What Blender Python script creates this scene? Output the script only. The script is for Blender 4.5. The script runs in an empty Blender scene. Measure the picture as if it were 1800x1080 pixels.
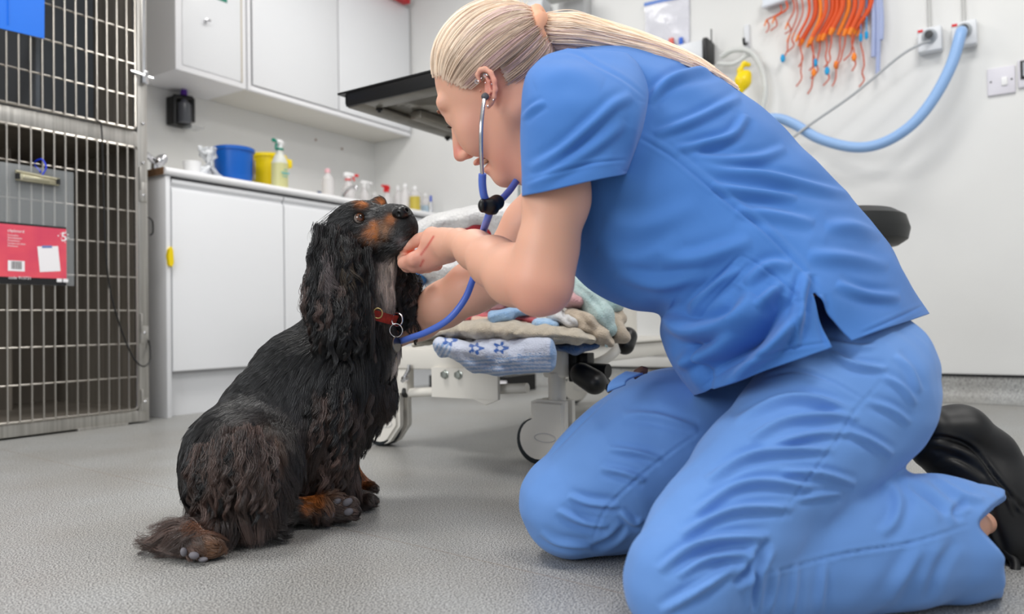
import bpy, bmesh, math, random
import numpy as np
from mathutils import Vector, Matrix
random.seed(7); rng = np.random.default_rng(7)
S = bpy.context.scene
COL = S.collection
# ---------------------------------------------------------------- camera
F = 1340.0; YAW, PIT, ROL, H = 0.5839, 0.0179, -0.0158, 0.34
fw = np.array([math.cos(PIT)*math.cos(YAW), math.cos(PIT)*math.sin(YAW), math.sin(PIT)])
r0 = np.array([math.sin(YAW), -math.cos(YAW), 0.0]); u0 = np.cross(r0, fw)
R = r0*math.cos(ROL)+u0*math.sin(ROL); U = -r0*math.sin(ROL)+u0*math.cos(ROL); FW = fw
C0 = np.array([0, 0, H])
cam_d = bpy.data.cameras.new('camera'); cam = bpy.data.objects.new('camera', cam_d); COL.objects.link(cam)
cam.matrix_world = Matrix(((R[0], U[0], -FW[0], 0), (R[1], U[1], -FW[1], 0), (R[2], U[2], -FW[2], H), (0, 0, 0, 1)))
cam_d.sensor_width = 36; cam_d.lens = F/1800*36; cam_d.clip_start = 0.05
cam_d.dof.use_dof = True; cam_d.dof.focus_distance = 1.28; cam_d.dof.aperture_fstop = 3.4
S.camera = cam
# ---------------------------------------------------------------- light
world = bpy.data.worlds.new('world'); S.world = world; world.use_nodes = True
bgn = world.node_tree.nodes['Background']; bgn.inputs[0].default_value = (0.93, 0.96, 1.0, 1); bgn.inputs[1].default_value = 0.68
def area(name, loc, size, sizey, power, rot=(0, 0, 0), col=(1, 0.98, 0.95)):
    l = bpy.data.lights.new(name, 'AREA'); l.shape = 'RECTANGLE'; l.size = size; l.size_y = sizey; l.energy = power; l.color = col
    o = bpy.data.objects.new(name, l); COL.objects.link(o); o.location = loc; o.rotation_euler = rot
    return o
for (lx, ly) in ((0.6, -0.6), (0.6, 1.6), (2.3, 0.0), (2.3, 1.9)):
    area('ceiling_panel_light', (lx, ly, 2.46), 0.58, 0.58, 16 if lx > 1 else 28)
area('front_fill_light', (-1.3, 1.3, 1.25), 1.3, 1.3, 30, (math.radians(80), 0, math.radians(-108)), (0.96, 0.98, 1.0))  # added fill lamp behind and left of the camera, brightens the foreground
S.view_settings.view_transform = 'Standard'; S.view_settings.look = 'None'; S.view_settings.gamma = 1
S.view_settings.use_curve_mapping = False; S.view_settings.exposure = 0.0
# ---------------------------------------------------------------- projection helpers
def ray(x, y): return (x-900)/F*R-(y-540)/F*U+FW
def P(x, y, d): return C0+ray(x, y)*d
def onZ(x, y, z=0): r = ray(x, y); return C0+r*((z-H)/r[2])
def onX(x, y, v): r = ray(x, y); return C0+r*(v/r[0])
def onY(x, y, v): r = ray(x, y); return C0+r*(v/r[1])
def cf(x, y, d): return np.array([(x-900)/F*d, -(y-540)/F*d, d])      # camera-aligned metric frame
M3 = np.array([R, U, FW])
def c2w(p): return np.asarray(p) @ M3 + C0
def w2c(p): return (np.asarray(p)-C0) @ M3.T
def topx(pc): return 900+F*pc[:, 0]/pc[:, 2], 540-F*pc[:, 1]/pc[:, 2]
# ---------------------------------------------------------------- materials
def lin(c):
    if isinstance(c, str):
        c = [int(c[i:i+2], 16)/255 for i in (0, 2, 4)]
    return tuple(((v/12.92) if v <= 0.04045 else ((v+0.055)/1.055)**2.4) for v in c[:3])+(1,)
MATS = {}
def mat(name, col, rough=0.5, metal=0.0, bump=0.0, bscale=200, col2=None, cscale=8, sheen=0, trans=0, ior=1.45, sss=0, coat=0, stretch=None, bdist=0.002, spec=0.5, alpha=1, cdet=3, ramp=(0.35, 0.65)):
    m = bpy.data.materials.new(name); m.use_nodes = True; nt = m.node_tree; b = nt.nodes['Principled BSDF']
    b.inputs['Base Color'].default_value = lin(col); b.inputs['Roughness'].default_value = rough; b.inputs['Metallic'].default_value = metal
    b.inputs['IOR'].default_value = ior; b.inputs['Transmission Weight'].default_value = trans; b.inputs['Specular IOR Level'].default_value = spec
    b.inputs['Sheen Weight'].default_value = sheen; b.inputs['Coat Weight'].default_value = coat; b.inputs['Alpha'].default_value = alpha
    if sss:
        b.inputs['Subsurface Weight'].default_value = sss; b.inputs['Subsurface Radius'].default_value = (1, 0.35, 0.2); b.inputs['Subsurface Scale'].default_value = 0.012
    tc = nt.nodes.new('ShaderNodeTexCoord'); src = tc.outputs['Object']
    if stretch:
        mp = nt.nodes.new('ShaderNodeMapping'); mp.inputs['Scale'].default_value = stretch; nt.links.new(src, mp.inputs[0]); src = mp.outputs[0]
    if col2 is not None:
        n = nt.nodes.new('ShaderNodeTexNoise'); n.inputs['Scale'].default_value = cscale; n.inputs['Detail'].default_value = cdet; nt.links.new(src, n.inputs[0])
        r = nt.nodes.new('ShaderNodeValToRGB'); r.color_ramp.elements[0].position = ramp[0]; r.color_ramp.elements[1].position = ramp[1]
        r.color_ramp.elements[0].color = lin(col); r.color_ramp.elements[1].color = lin(col2)
        nt.links.new(n.outputs[0], r.inputs[0]); nt.links.new(r.outputs[0], b.inputs['Base Color'])
    if bump:
        n = nt.nodes.new('ShaderNodeTexNoise'); n.inputs['Scale'].default_value = bscale; n.inputs['Detail'].default_value = 4; nt.links.new(src, n.inputs[0])
        bp = nt.nodes.new('ShaderNodeBump'); bp.inputs['Strength'].default_value = bump; bp.inputs['Distance'].default_value = bdist
        nt.links.new(n.outputs[0], bp.inputs['Height']); nt.links.new(bp.outputs[0], b.inputs['Normal'])
    MATS[name] = m
    return m
def vcol(m, attr='col'):
    nt = m.node_tree; a = nt.nodes.new('ShaderNodeAttribute'); a.attribute_name = attr
    nt.links.new(a.outputs['Color'], nt.nodes['Principled BSDF'].inputs['Base Color']); return m
# ---------------------------------------------------------------- object helpers
def tag(o, label=None, cat=None, group=None, kind=None):
    if label: o['label'] = label
    if cat: o['category'] = cat
    if group: o['group'] = group
    if kind: o['kind'] = kind
    return o
def thing(name, loc, label, cat, group=None):
    o = bpy.data.objects.new(name, None); COL.objects.link(o); o.location = loc; o.empty_display_size = 0.05
    return tag(o, label, cat, group)
def origin(o):
    v = np.zeros(3)
    while o is not None: v = v+np.array(o.location); o = o.parent
    return v
def obj(name, V, Fc, m, parent=None, smooth=True, loc=None, sharp=None):
    V = np.asarray(V, float)
    org = origin(parent) if parent else np.zeros(3)
    if loc is None: loc = np.zeros(3) if parent else (V.min(0)+V.max(0))/2*np.array([1, 1, 0])+np.array([0, 0, V[:, 2].min()])
    me = bpy.data.meshes.new(name); me.from_pydata((V-org-np.asarray(loc)).tolist(), [], [tuple(int(i) for i in f) for f in Fc]); me.update()
    if smooth: me.polygons.foreach_set('use_smooth', [True]*len(me.polygons))
    if sharp: me.set_sharp_from_angle(angle=math.radians(sharp))
    o = bpy.data.objects.new(name, me); COL.objects.link(o); o.location = loc
    if parent: o.parent = parent
    for mm in (m if isinstance(m, (list, tuple)) else [m]): me.materials.append(mm)
    return o
class MB:
    def __init__(s): s.V = []; s.F = []; s.n = 0
    def add(s, V, Fc):
        V = np.asarray(V, float).reshape(-1, 3); s.V.append(V); s.F += [tuple(int(i)+s.n for i in f) for f in Fc]; s.n += len(V); return s
    def box(s, lo, hi, bev=0.0, seg=2, rot=0, piv=None, Rm=None):
        lo = np.minimum(lo, hi).astype(float); hi = np.maximum(np.asarray(lo, float), np.asarray(hi, float)) if False else np.maximum(lo, hi).astype(float)
        bm = bmesh.new(); bmesh.ops.create_cube(bm, size=1)
        for v in bm.verts: v.co = Vector(((lo[i]+hi[i])/2+v.co[i]*(hi[i]-lo[i]) for i in range(3)))
        if bev > 0:
            bev = min(bev, (hi-lo).min()*0.49)
            bmesh.ops.bevel(bm, geom=bm.edges[:], offset=bev, segments=seg, affect='EDGES', profile=0.5)
        V = np.array([v.co[:] for v in bm.verts]); Fc = [[v.index for v in f.verts] for f in bm.faces]; bm.free()
        if Rm is not None:
            c = (lo+hi)/2 if piv is None else np.array(piv); V = (V-c) @ np.asarray(Rm).T+c
        elif rot:
            c = (lo+hi)/2 if piv is None else np.array(piv); ca, sa = math.cos(rot), math.sin(rot); W = V-c
            V = np.c_[W[:, 0]*ca-W[:, 1]*sa, W[:, 0]*sa+W[:, 1]*ca, W[:, 2]]+c
        return s.add(V, Fc)
    def tube(s, pts, r, n=10, cap=True, smooth=0):
        pts = np.asarray(pts, float)
        if smooth: pts, r = spl(pts, smooth, r)
        r = np.full(len(pts), r) if np.isscalar(r) else np.asarray(r, float)
        T = np.gradient(pts, axis=0); T /= np.linalg.norm(T, axis=1)[:, None]+1e-12
        a = np.array([0, 0, 1.0]) if abs(T[0][2]) < 0.9 else np.array([1.0, 0, 0])
        N = np.cross(T[0], a); N /= np.linalg.norm(N); V = []
        for i in range(len(pts)):
            N = N-T[i]*(N@T[i]); N /= np.linalg.norm(N); B = np.cross(T[i], N)
            th = np.arange(n)/n*2*math.pi
            V.append(pts[i]+r[i]*(np.cos(th)[:, None]*N+np.sin(th)[:, None]*B))
        V = np.concatenate(V); k = len(pts); Fc = [(i*n+j, i*n+(j+1) % n, (i+1)*n+(j+1) % n, (i+1)*n+j) for i in range(k-1) for j in range(n)]
        if cap: Fc += [tuple(range(n))[::-1], tuple((k-1)*n+j for j in range(n))]
        return s.add(V, Fc)
    def lathe(s, c, prof, n=32, axis=(0, 0, 1)):
        ax = np.array(axis, float); ax /= np.linalg.norm(ax); a = np.array([1.0, 0, 0]) if abs(ax[0]) < 0.9 else np.array([0, 1.0, 0])
        N = np.cross(ax, a); N /= np.linalg.norm(N); B = np.cross(ax, N); th = np.arange(n)/n*2*math.pi; V = []
        for (r, z) in prof: V.append(np.array(c)+ax*z+max(r, 1e-5)*(np.cos(th)[:, None]*N+np.sin(th)[:, None]*B))
        k = len(prof); V = np.concatenate(V); Fc = [(i*n+j, i*n+(j+1) % n, (i+1)*n+(j+1) % n, (i+1)*n+j) for i in range(k-1) for j in range(n)]
        Fc += [tuple(range(n))[::-1], tuple((k-1)*n+j for j in range(n))]
        return s.add(V, Fc)
    def prism(s, pts, ext):
        pts = np.asarray(pts, float); ext = np.asarray(ext, float); n = len(pts)
        s.add(np.r_[pts, pts+ext], [tuple(range(n))[::-1], tuple(range(n, 2*n))]+[(i, (i+1) % n, n+(i+1) % n, n+i) for i in range(n)]); return s
    def build(s, name, m, parent=None, smooth=True, sharp=35):
        return obj(name, np.concatenate(s.V), s.F, m, parent, smooth, sharp=sharp)
def spl(pts, k=6, r=None):
    """Catmull-Rom through pts, k samples per span"""
    pts = np.asarray(pts, float); q = np.r_[[2*pts[0]-pts[1]], pts, [2*pts[-1]-pts[-2]]]; out = []; rr = []
    isr = r is not None and not np.isscalar(r)
    for i in range(len(pts)-1):
        a, b, c, d = q[i:i+4]
        for t in np.arange(k)/k:
            out.append(0.5*(2*b+(c-a)*t+(2*a-5*b+4*c-d)*t*t+(3*b-a-3*c+d)*t**3))
            if isr: rr.append(r[i]*(1-t)+r[i+1]*t)
    out.append(pts[-1])
    if isr: rr.append(r[-1]); r = np.array(rr)
    return np.array(out), r
def copy_tree(o, loc, label=None):
    c = o.copy(); COL.objects.link(c); c.location = loc
    if label: c['label'] = label
    for ch in o.children:
        d = ch.copy(); COL.objects.link(d); d.parent = c
        for g in ch.children:
            e = g.copy(); COL.objects.link(e); e.parent = d
    return c
def text(name, body, size, m, origin_p, xdir, ydir, parent, width=None, ext=0.0003, font_scale=1):
    cu = bpy.data.curves.new(name, 'FONT'); cu.body = body; cu.size = size; cu.extrude = ext; cu.resolution_u = 3
    t = bpy.data.objects.new(name, cu); COL.objects.link(t)
    bpy.context.view_layer.update()
    me = bpy.data.meshes.new_from_object(t.evaluated_get(bpy.context.evaluated_depsgraph_get()))
    V = np.array([v.co[:] for v in me.vertices]); Fc = [tuple(p.vertices) for p in me.polygons]
    COL.objects.unlink(t); bpy.data.objects.remove(t); bpy.data.curves.remove(cu)
    if width: V[:, :2] *= width/(V[:, 0].max()-V[:, 0].min())
    x = np.asarray(xdir, float); y = np.asarray(ydir, float); z = np.cross(x, y)
    W = np.asarray(origin_p)+V[:, :1]*x+V[:, 1:2]*y+V[:, 2:3]*z
    return obj(name, W, Fc, m, parent, smooth=False)
# ---------------------------------------------------------------- implicit surfaces in the camera-aligned metric frame
def seg_dist(p, a, ra, b, rb, s=1.0):
    sc = np.array([1, 1, 1/s]); a = np.asarray(a, float); b = np.asarray(b, float)
    ab = (b-a)*sc; L = (ab@ab)+1e-12
    q = (p-a)*sc; t = np.clip((q@ab)/L, 0, 1)
    d = q-t[..., None]*ab
    return np.sqrt((d*d).sum(-1))-(ra+(rb-ra)*t)
def smin(a, b, k):
    h = np.maximum(k-np.abs(a-b), 0)/k; return np.minimum(a, b)-h*h*k*0.25
class Field:
    def __init__(s, h): s.h = h; s.pr = []
    def cone(s, a, ra, b, rb, k=0.02, sc=1.0, op='+'): s.pr.append((np.asarray(a, float), ra, np.asarray(b, float), rb, k, sc, op)); return s
    def ball(s, a, r, k=0.02, sc=1.0, op='+'): return s.cone(a, r, np.asarray(a)+1e-5, r, k, sc, op)
    def chain(s, nodes, k=0.02, sc=1.0, px=True):
        """nodes (px, py, depth, radius_px)"""
        q = [(cf(*n[:3]), n[3]/F*n[2]) if px else (np.array(n[:3]), n[3]) for n in nodes]
        for (a, ra), (b, rb) in zip(q[:-1], q[1:]): s.cone(a, ra, b, rb, k, sc)
        return s
    def ell(s, c, rad, Rm=None, k=0.02, op='+'):
        """ellipsoid: rad = 3 radii, Rm rows = axes (camera frame)"""
        s.pr.append((np.asarray(c, float), tuple(rad), np.eye(3) if Rm is None else np.asarray(Rm), None, k, None, op)); return s
    def mesh(s):
        h = s.h; lo = np.full(3, 1e9); hi = -lo
        for p in s.pr:
            if p[6] != '+': continue
            if p[3] is None: m = max(p[1])+p[4]; lo = np.minimum(lo, p[0]-m); hi = np.maximum(hi, p[0]+m)
            else:
                m = max(p[1], p[3])*max(1, p[5])+p[4]; lo = np.minimum(lo, np.minimum(p[0], p[2])-m); hi = np.maximum(hi, np.maximum(p[0], p[2])+m)
        lo -= 3*h; n = np.ceil((hi-lo)/h).astype(int)+3
        phi = np.full(n, 1.0, np.float32)
        ax = [lo[i]+np.arange(n[i])*h for i in range(3)]
        for p in s.pr:
            k = p[4]
            if p[3] is None: m = max(p[1])+k+3*h; a = p[0]-m; b = p[0]+m
            else:
                m = max(p[1], p[3])*max(1, p[5])+k+3*h; a = np.minimum(p[0], p[2])-m; b = np.maximum(p[0], p[2])+m
            i0 = np.clip(np.floor((a-lo)/h).astype(int), 0, n); i1 = np.clip(np.ceil((b-lo)/h).astype(int)+1, 0, n)
            if (i1 <= i0).any(): continue
            sl = tuple(slice(i0[i], i1[i]) for i in range(3))
            G = np.stack(np.meshgrid(*[ax[i][sl[i]] for i in range(3)], indexing='ij'), -1)
            if p[3] is None:
                q = (G-p[0]) @ p[2].T; rd = np.array(p[1]); l = np.sqrt(((q/rd)**2).sum(-1))+1e-9; g = np.sqrt(((q/rd**2)**2).sum(-1))+1e-9
                d = l*(l-1)/g
            else: d = seg_dist(G, p[0], p[1], p[2], p[3], p[5])
            if p[6] == '+': phi[sl] = smin(phi[sl], d, k)
            else: phi[sl] = -smin(-phi[sl], d, k)
        return nets(phi, lo, h)
def nets(phi, lo, h):
    ins = phi < 0; nx, ny, nz = phi.shape
    c = np.zeros((nx-1, ny-1, nz-1), np.uint8)
    for i in (0, 1):
        for j in (0, 1):
            for k in (0, 1): c += ins[i:nx-1+i, j:ny-1+j, k:nz-1+k]
    act = (c > 0) & (c < 8); I = np.argwhere(act); idx = np.full(act.shape, -1, np.int64); idx[act] = np.arange(len(I))
    acc = np.zeros((len(I), 3)); cnt = np.zeros(len(I)); cor = np.array([(i, j, k) for i in (0, 1) for j in (0, 1) for k in (0, 1)])
    for a in range(8):
        for ax_ in range(3):
            if cor[a][ax_] == 0:
                b = cor[a].copy(); b[ax_] = 1
                pa = I+cor[a]; pb = I+b; va = phi[pa[:, 0], pa[:, 1], pa[:, 2]]; vb = phi[pb[:, 0], pb[:, 1], pb[:, 2]]
                m = (va < 0) != (vb < 0); t = np.where(m, va/(va-vb+1e-20), 0)
                pt = cor[a][None, :]+np.zeros((len(I), 3)); pt[:, ax_] += t
                acc += pt*m[:, None]; cnt += m
    V = lo+(I+acc/cnt[:, None])*h; Fs = []
    for ax_ in range(3):
        a = [slice(None)]*3; b = [slice(None)]*3; a[ax_] = slice(0, -1); b[ax_] = slice(1, None)
        e = ins[tuple(a)] != ins[tuple(b)]; E = np.argwhere(e); o1, o2 = [i for i in range(3) if i != ax_]
        ok = (E[:, o1] > 0) & (E[:, o2] > 0) & (E[:, o1] < phi.shape[o1]-1) & (E[:, o2] < phi.shape[o2]-1); E = E[ok]
        s0 = ins[tuple(a)][E[:, 0], E[:, 1], E[:, 2]]
        q = []
        for d1, d2 in ((0, 0), (1, 0), (1, 1), (0, 1)):
            w = E.copy(); w[:, o1] -= d1; w[:, o2] -= d2; q.append(idx[w[:, 0], w[:, 1], w[:, 2]])
        Q = np.stack(q, 1); flip = s0 if ax_ != 1 else ~s0
        Q[flip] = Q[flip][:, ::-1]; Fs.append(Q)
    Fq = np.concatenate(Fs); Fq = Fq[(Fq >= 0).all(1)]
    return V, Fq[:, ::-1]
def vnormals(V, Q):
    a = V[Q[:, 2]]-V[Q[:, 0]]; b = V[Q[:, 3]]-V[Q[:, 1]]; n = np.cross(a, b); N = np.zeros_like(V)
    for i in range(4): np.add.at(N, Q[:, i], n)
    return N/(np.linalg.norm(N, axis=1)[:, None]+1e-12)
def relax(V, Q, it=3, w=0.5):
    for _ in range(it):
        A = np.zeros_like(V); c = np.zeros(len(V))
        for i in range(4):
            for j in ((i+1) % 4, (i+3) % 4): np.add.at(A, Q[:, i], V[Q[:, j]]); np.add.at(c, Q[:, i], 1)
        V = V*(1-w)+w*A/np.maximum(c, 1)[:, None]
    return V
def pl_dist(X, Y, pts):
    """distance in px to a polyline and the arc parameter 0..1"""
    pts = np.asarray(pts, float); best = np.full(len(X), 1e9); tt = np.zeros(len(X)); L = np.r_[0, np.cumsum(np.hypot(*np.diff(pts, axis=0).T))]; sg = np.zeros(len(X))
    for i in range(len(pts)-1):
        a = pts[i]; b = pts[i+1]; ab = b-a; t = np.clip(((X-a[0])*ab[0]+(Y-a[1])*ab[1])/(ab@ab), 0, 1)
        dx = X-a[0]-t*ab[0]; dy = Y-a[1]-t*ab[1]; d = np.hypot(dx, dy); m = d < best; best[m] = d[m]; tt[m] = ((L[i]+t*(L[i+1]-L[i]))/L[-1])[m]
        sg[m] = np.sign(ab[0]*dy-ab[1]*dx)[m]
    return best, tt, sg
def folds(Vc, N, FL):
    """push cloth along its normals into ridges: FL = (points px, width px, height mm)"""
    X, Y = topx(Vc); view = -Vc/np.linalg.norm(Vc, axis=1)[:, None]; fac = np.clip((N*view).sum(1)*4+0.3, 0, 1); D = np.zeros(len(Vc))
    for pts, w, a in FL:
        pts = np.asarray(spl(pts, 6)[0]) if len(pts) > 2 else np.asarray(pts, float)
        m = (X > pts[:, 0].min()-4*w) & (X < pts[:, 0].max()+4*w) & (Y > pts[:, 1].min()-4*w) & (Y < pts[:, 1].max()+4*w)
        if not m.any(): continue
        d, t, sg = pl_dist(X[m], Y[m], pts)
        env = np.sin(np.clip(t, 0.0, 1.0)*math.pi)**0.6
        D[m] += a*0.001*env*(np.exp(-(d/w)**2)-0.45*np.exp(-((d-1.9*w)/(1.1*w))**2))
    return Vc+N*(D*fac)[:, None]
def vnoise(p, sc, seed=0):
    """smooth value noise (sum of random sines), cheap and good enough for soft cloth"""
    g = np.random.default_rng(seed); o = np.zeros(len(p))
    for i in range(7):
        k = g.normal(size=3)*sc; o += np.sin(p@k+g.uniform(0, 6.28))
    return o/3.5
def hair(name, pts, rad, m, parent, cols=None):
    """pts (n,k,3) world"""
    n, k, _ = pts.shape
    hc = bpy.data.hair_curves.new(name); hc.add_curves([k]*n)
    org = origin(parent) if parent else np.zeros(3)
    hc.attributes['position'].data.foreach_set('vector', (pts-org).astype(np.float32).ravel()) if 'position' in hc.attributes else None
    ra = hc.attributes.new('radius', 'FLOAT', 'POINT') if 'radius' not in hc.attributes else hc.attributes['radius']
    rr = np.broadcast_to(np.asarray(rad, float), (n, k)) if np.ndim(rad) != 1 else np.broadcast_to(np.asarray(rad)[None, :], (n, k))
    ra.data.foreach_set('value', rr.astype(np.float32).ravel())
    if cols is not None:
        ca = hc.attributes.new('col', 'FLOAT_COLOR', 'CURVE'); ca.data.foreach_set('color', np.c_[cols, np.ones(n)].astype(np.float32).ravel())
    hc.materials.append(m); o = bpy.data.objects.new(name, hc); COL.objects.link(o)
    if parent: o.parent = parent
    return o
def setcol(o, cols):
    a = o.data.attributes.new('col', 'FLOAT_COLOR', 'POINT'); a.data.foreach_set('color', np.c_[cols, np.ones(len(cols))].astype(np.float32).ravel())
# ================================================================ ROOM
WX, WY = 3.42, 3.25
m_wall = mat('wall_paint', (0.90, 0.90, 0.89), 0.55, bump=0.08, bscale=60, col2=(0.87, 0.87, 0.865), cscale=1.5)
m_ceil = mat('ceiling_paint', (0.9, 0.9, 0.9), 0.8)
m_seal = mat('black_seal', (0.05, 0.05, 0.06), 0.45)
m_white = mat('white_laminate', (0.905, 0.91, 0.92), 0.28, spec=0.5)
m_white2 = mat('white_edge', (0.93, 0.93, 0.94), 0.35)
m_greyside = mat('grey_board_side', (0.78, 0.78, 0.79), 0.5)
m_black = mat('black_plastic', (0.035, 0.035, 0.04), 0.42)
m_chrome = mat('chrome', (0.82, 0.82, 0.83), 0.18, metal=1)
def floor_mat():
    m = bpy.data.materials.new('speckled_safety_vinyl'); m.use_nodes = True; nt = m.node_tree; b = nt.nodes['Principled BSDF']
    N = lambda t: nt.nodes.new(t); L = nt.links.new
    tc = N('ShaderNodeTexCoord'); n1 = N('ShaderNodeTexNoise'); n1.inputs['Scale'].default_value = 430; n1.inputs['Detail'].default_value = 2; L(tc.outputs['Object'], n1.inputs[0])
    r1 = N('ShaderNodeValToRGB'); e = r1.color_ramp.elements; e[0].position = 0.38; e[0].color = lin((0.36, 0.365, 0.365)); e[1].position = 0.56; e[1].color = lin((0.71, 0.715, 0.71))
    e2 = r1.color_ramp.elements.new(0.72); e2.color = lin((0.84, 0.845, 0.84)); L(n1.outputs[0], r1.inputs[0])
    n2 = N('ShaderNodeTexNoise'); n2.inputs['Scale'].default_value = 3.2; n2.inputs['Detail'].default_value = 5; L(tc.outputs['Object'], n2.inputs[0])
    r2 = N('ShaderNodeValToRGB'); f = r2.color_ramp.elements; f[0].position = 0.3; f[0].color = (0.84, 0.80, 0.755, 1); f[1].position = 0.7; f[1].color = (1, 1, 1, 1); L(n2.outputs[0], r2.inputs[0])
    mx = N('ShaderNodeMix'); mx.data_type = 'RGBA'; mx.blend_type = 'MULTIPLY'; mx.inputs[0].default_value = 1; L(r1.outputs[0], mx.inputs[6]); L(r2.outputs[0], mx.inputs[7])
    # welded seam across the floor
    a = onZ(0, 790); c = onZ(1100, 1045); d = (c-a)[:2]; d /= np.hypot(*d)
    sp = N('ShaderNodeVectorMath'); sp.operation = 'SUBTRACT'; L(tc.outputs['Object'], sp.inputs[0]); sp.inputs[1].default_value = (a[0], a[1], 0)
    dt = N('ShaderNodeVectorMath'); dt.operation = 'DOT_PRODUCT'; L(sp.outputs[0], dt.inputs[0]); dt.inputs[1].default_value = (-d[1], d[0], 0)
    ab = N('ShaderNodeMath'); ab.operation = 'ABSOLUTE'; L(dt.outputs['Value'], ab.inputs[0])
    lt = N('ShaderNodeMath'); lt.operation = 'LESS_THAN'; lt.inputs[1].default_value = 0.0011; L(ab.outputs[0], lt.inputs[0])
    ml = N('ShaderNodeMath'); ml.operation = 'MULTIPLY'; ml.inputs[1].default_value = 0.6; L(lt.outputs[0], ml.inputs[0])
    mx2 = N('ShaderNodeMix'); mx2.data_type = 'RGBA'; L(ml.outputs[0], mx2.inputs[0]); L(mx.outputs[2], mx2.inputs[6]); mx2.inputs[7].default_value = lin((0.50, 0.42, 0.34))
    L(mx2.outputs[2], b.inputs['Base Color']); b.inputs['Roughness'].default_value = 0.36
    bp = N('ShaderNodeBump'); bp.inputs['Strength'].default_value = 0.12; bp.inputs['Distance'].default_value = 0.001; L(n1.outputs[0], bp.inputs['Height']); L(bp.outputs[0], b.inputs['Normal'])
    rr = N('ShaderNodeMapRange'); rr.inputs[3].default_value = 0.3; rr.inputs[4].default_value = 0.5; L(n2.outputs[0], rr.inputs[0]); L(rr.outputs[0], b.inputs['Roughness'])
    return m
m_floor = floor_mat()
def plane(name, pts, m):
    o = obj(name, pts, [tuple(range(len(pts)))], m, smooth=False, loc=(0, 0, 0)); return tag(o, kind='structure')
def slab(name, lo, hi, m):
    mb = MB(); mb.box(lo, hi); V = np.concatenate(mb.V); o = obj(name, V, mb.F, m, smooth=False, loc=(0, 0, 0)); return tag(o, kind='structure')
slab('floor', (-2.2, -2.4, -0.05), (WX+0.1, WY+0.1, 0), m_floor)
slab('wall_back', (WX, -2.4, 0), (WX+0.1, WY+0.1, 2.5), m_wall)
slab('wall_left', (-2.2, WY, 0), (WX, WY+0.1, 2.5), m_wall)
slab('ceiling', (-2.2, -2.4, 2.5), (WX+0.1, WY+0.1, 2.56), m_ceil)
# coved vinyl skirting + black cap strip on the back wall
mb = MB(); prof = [(WX-0.002, 0.098)]
for i in range(9):
    a = i/8*math.pi/2; prof.append((WX-0.003-0.06*(1-math.cos(a)), 0.063-0.06*math.sin(a)+0.0005))
prof += [(WX-0.075, 0.001), (WX-0.002, 0.0005)]
mb.prism([(x, -2.4, z) for x, z in prof], (0, WY+2.4-0.62, 0)); o = mb.build('baseboard_back', m_floor, sharp=60); o.data.name = 'baseboard_back'; tag(o, kind='structure')
mb = MB(); mb.box((WX-0.007, -2.4, 0.097), (WX, WY-0.6, 0.107), 0.002); tag(mb.build('trim_1', m_seal), kind='structure')
# white kick panel with ledge low on the back wall, behind the table
mb = MB(); mb.box((WX-0.02, 0.75, 0.108), (WX, 2.6, 0.158), 0.002); mb.box((WX-0.02, 0.75, 0.161), (WX, 2.6, 0.235), 0.002); mb.box((WX-0.045, 0.75, 0.236), (WX, 2.6, 0.25), 0.004)
tag(mb.build('trim_2', mat('cream_trunking', (0.87, 0.865, 0.85), 0.4)), kind='structure')

# ================================================================ KENNEL (stainless cage bank)
m_steel = mat('brushed_steel', (0.80, 0.79, 0.77), 0.36, metal=0.9, bump=0.12, bscale=40, stretch=(60, 60, 1.5), bdist=0.0008, col2=(0.70, 0.69, 0.67), cscale=2)
m_steelin = mat('dull_steel', (0.56, 0.53, 0.49), 0.42, metal=0.35, bump=0.1, bscale=30, stretch=(1, 40, 1), col2=(0.48, 0.455, 0.42), cscale=1.2)
m_wire = mat('wire_steel', (0.74, 0.72, 0.69), 0.28, metal=1)
m_darkin = mat('grey_panel', (0.30, 0.32, 0.345), 0.45)
KY = 2.57; KX0, KX1 = 0.12, 1.548
kennel = thing('animal_cage', (0.85, 2.9, 0), 'stainless steel two-tier animal cage bank with wire doors, left of the white base cabinet', 'cage')
mb = MB(); KT = 2.05
for x0, x1 in ((KX1-0.038, KX1), (KX0, KX0+0.038)): mb.box((x0, KY, 0.006), (x1, KY+0.03, KT), 0.003)
mb.box((KX0+0.03, KY+0.002, 0.006), (KX1-0.03, KY+0.03, 0.047), 0.004); mb.box((KX0+0.03, KY+0.002, 0.972), (KX1-0.03, KY+0.03, 1.028), 0.004); mb.box((KX0+0.03, KY+0.002, 1.99), (KX1-0.03, KY+0.03, KT), 0.004)
mb.build('frame', m_steel, kennel)
mb = MB()
for z0, z1 in ((0.03, 1.0), (1.0, KT)):
    mb.box((KX1-0.006, KY+0.03, z0), (KX1, WY-0.03, z1)); mb.box((KX0, KY+0.03, z0), (KX0+0.006, WY-0.03, z1))
mb.box((KX0, WY-0.036, 0.03), (KX1, WY-0.03, KT)); mb.box((KX0, KY+0.03, KT-0.006), (KX1, WY-0.03, KT)); mb.build('shell', m_steelin, kennel)
mb = MB(); mb.box((KX0, KY+0.03, 0.03), (KX1, WY-0.03, 0.05), 0.003); mb.build('shelf', m_steelin, kennel); mb = MB(); mb.box((KX0, KY+0.03, 0.985), (KX1, WY-0.03, 1.003), 0.003); mb.build('shelf', m_steelin, kennel)
mb = MB(); mb.box((1.20, KY+0.05, 1.003), (1.212, WY-0.04, 2.0)); mb.box((1.215, KY+0.34, 1.003), (KX1-0.01, KY+0.352, 2.0)); mb.build('divider', m_darkin, kennel)
mb = MB(); mb.box((1.27, KY+0.42, 0.05), (1.282, WY-0.04, 0.985)); mb.tube([(1.28, KY+0.42, 0.05), (1.28, KY+0.42, 0.985)], 0.007, 8); mb.build('divider', m_steelin, kennel)
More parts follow.
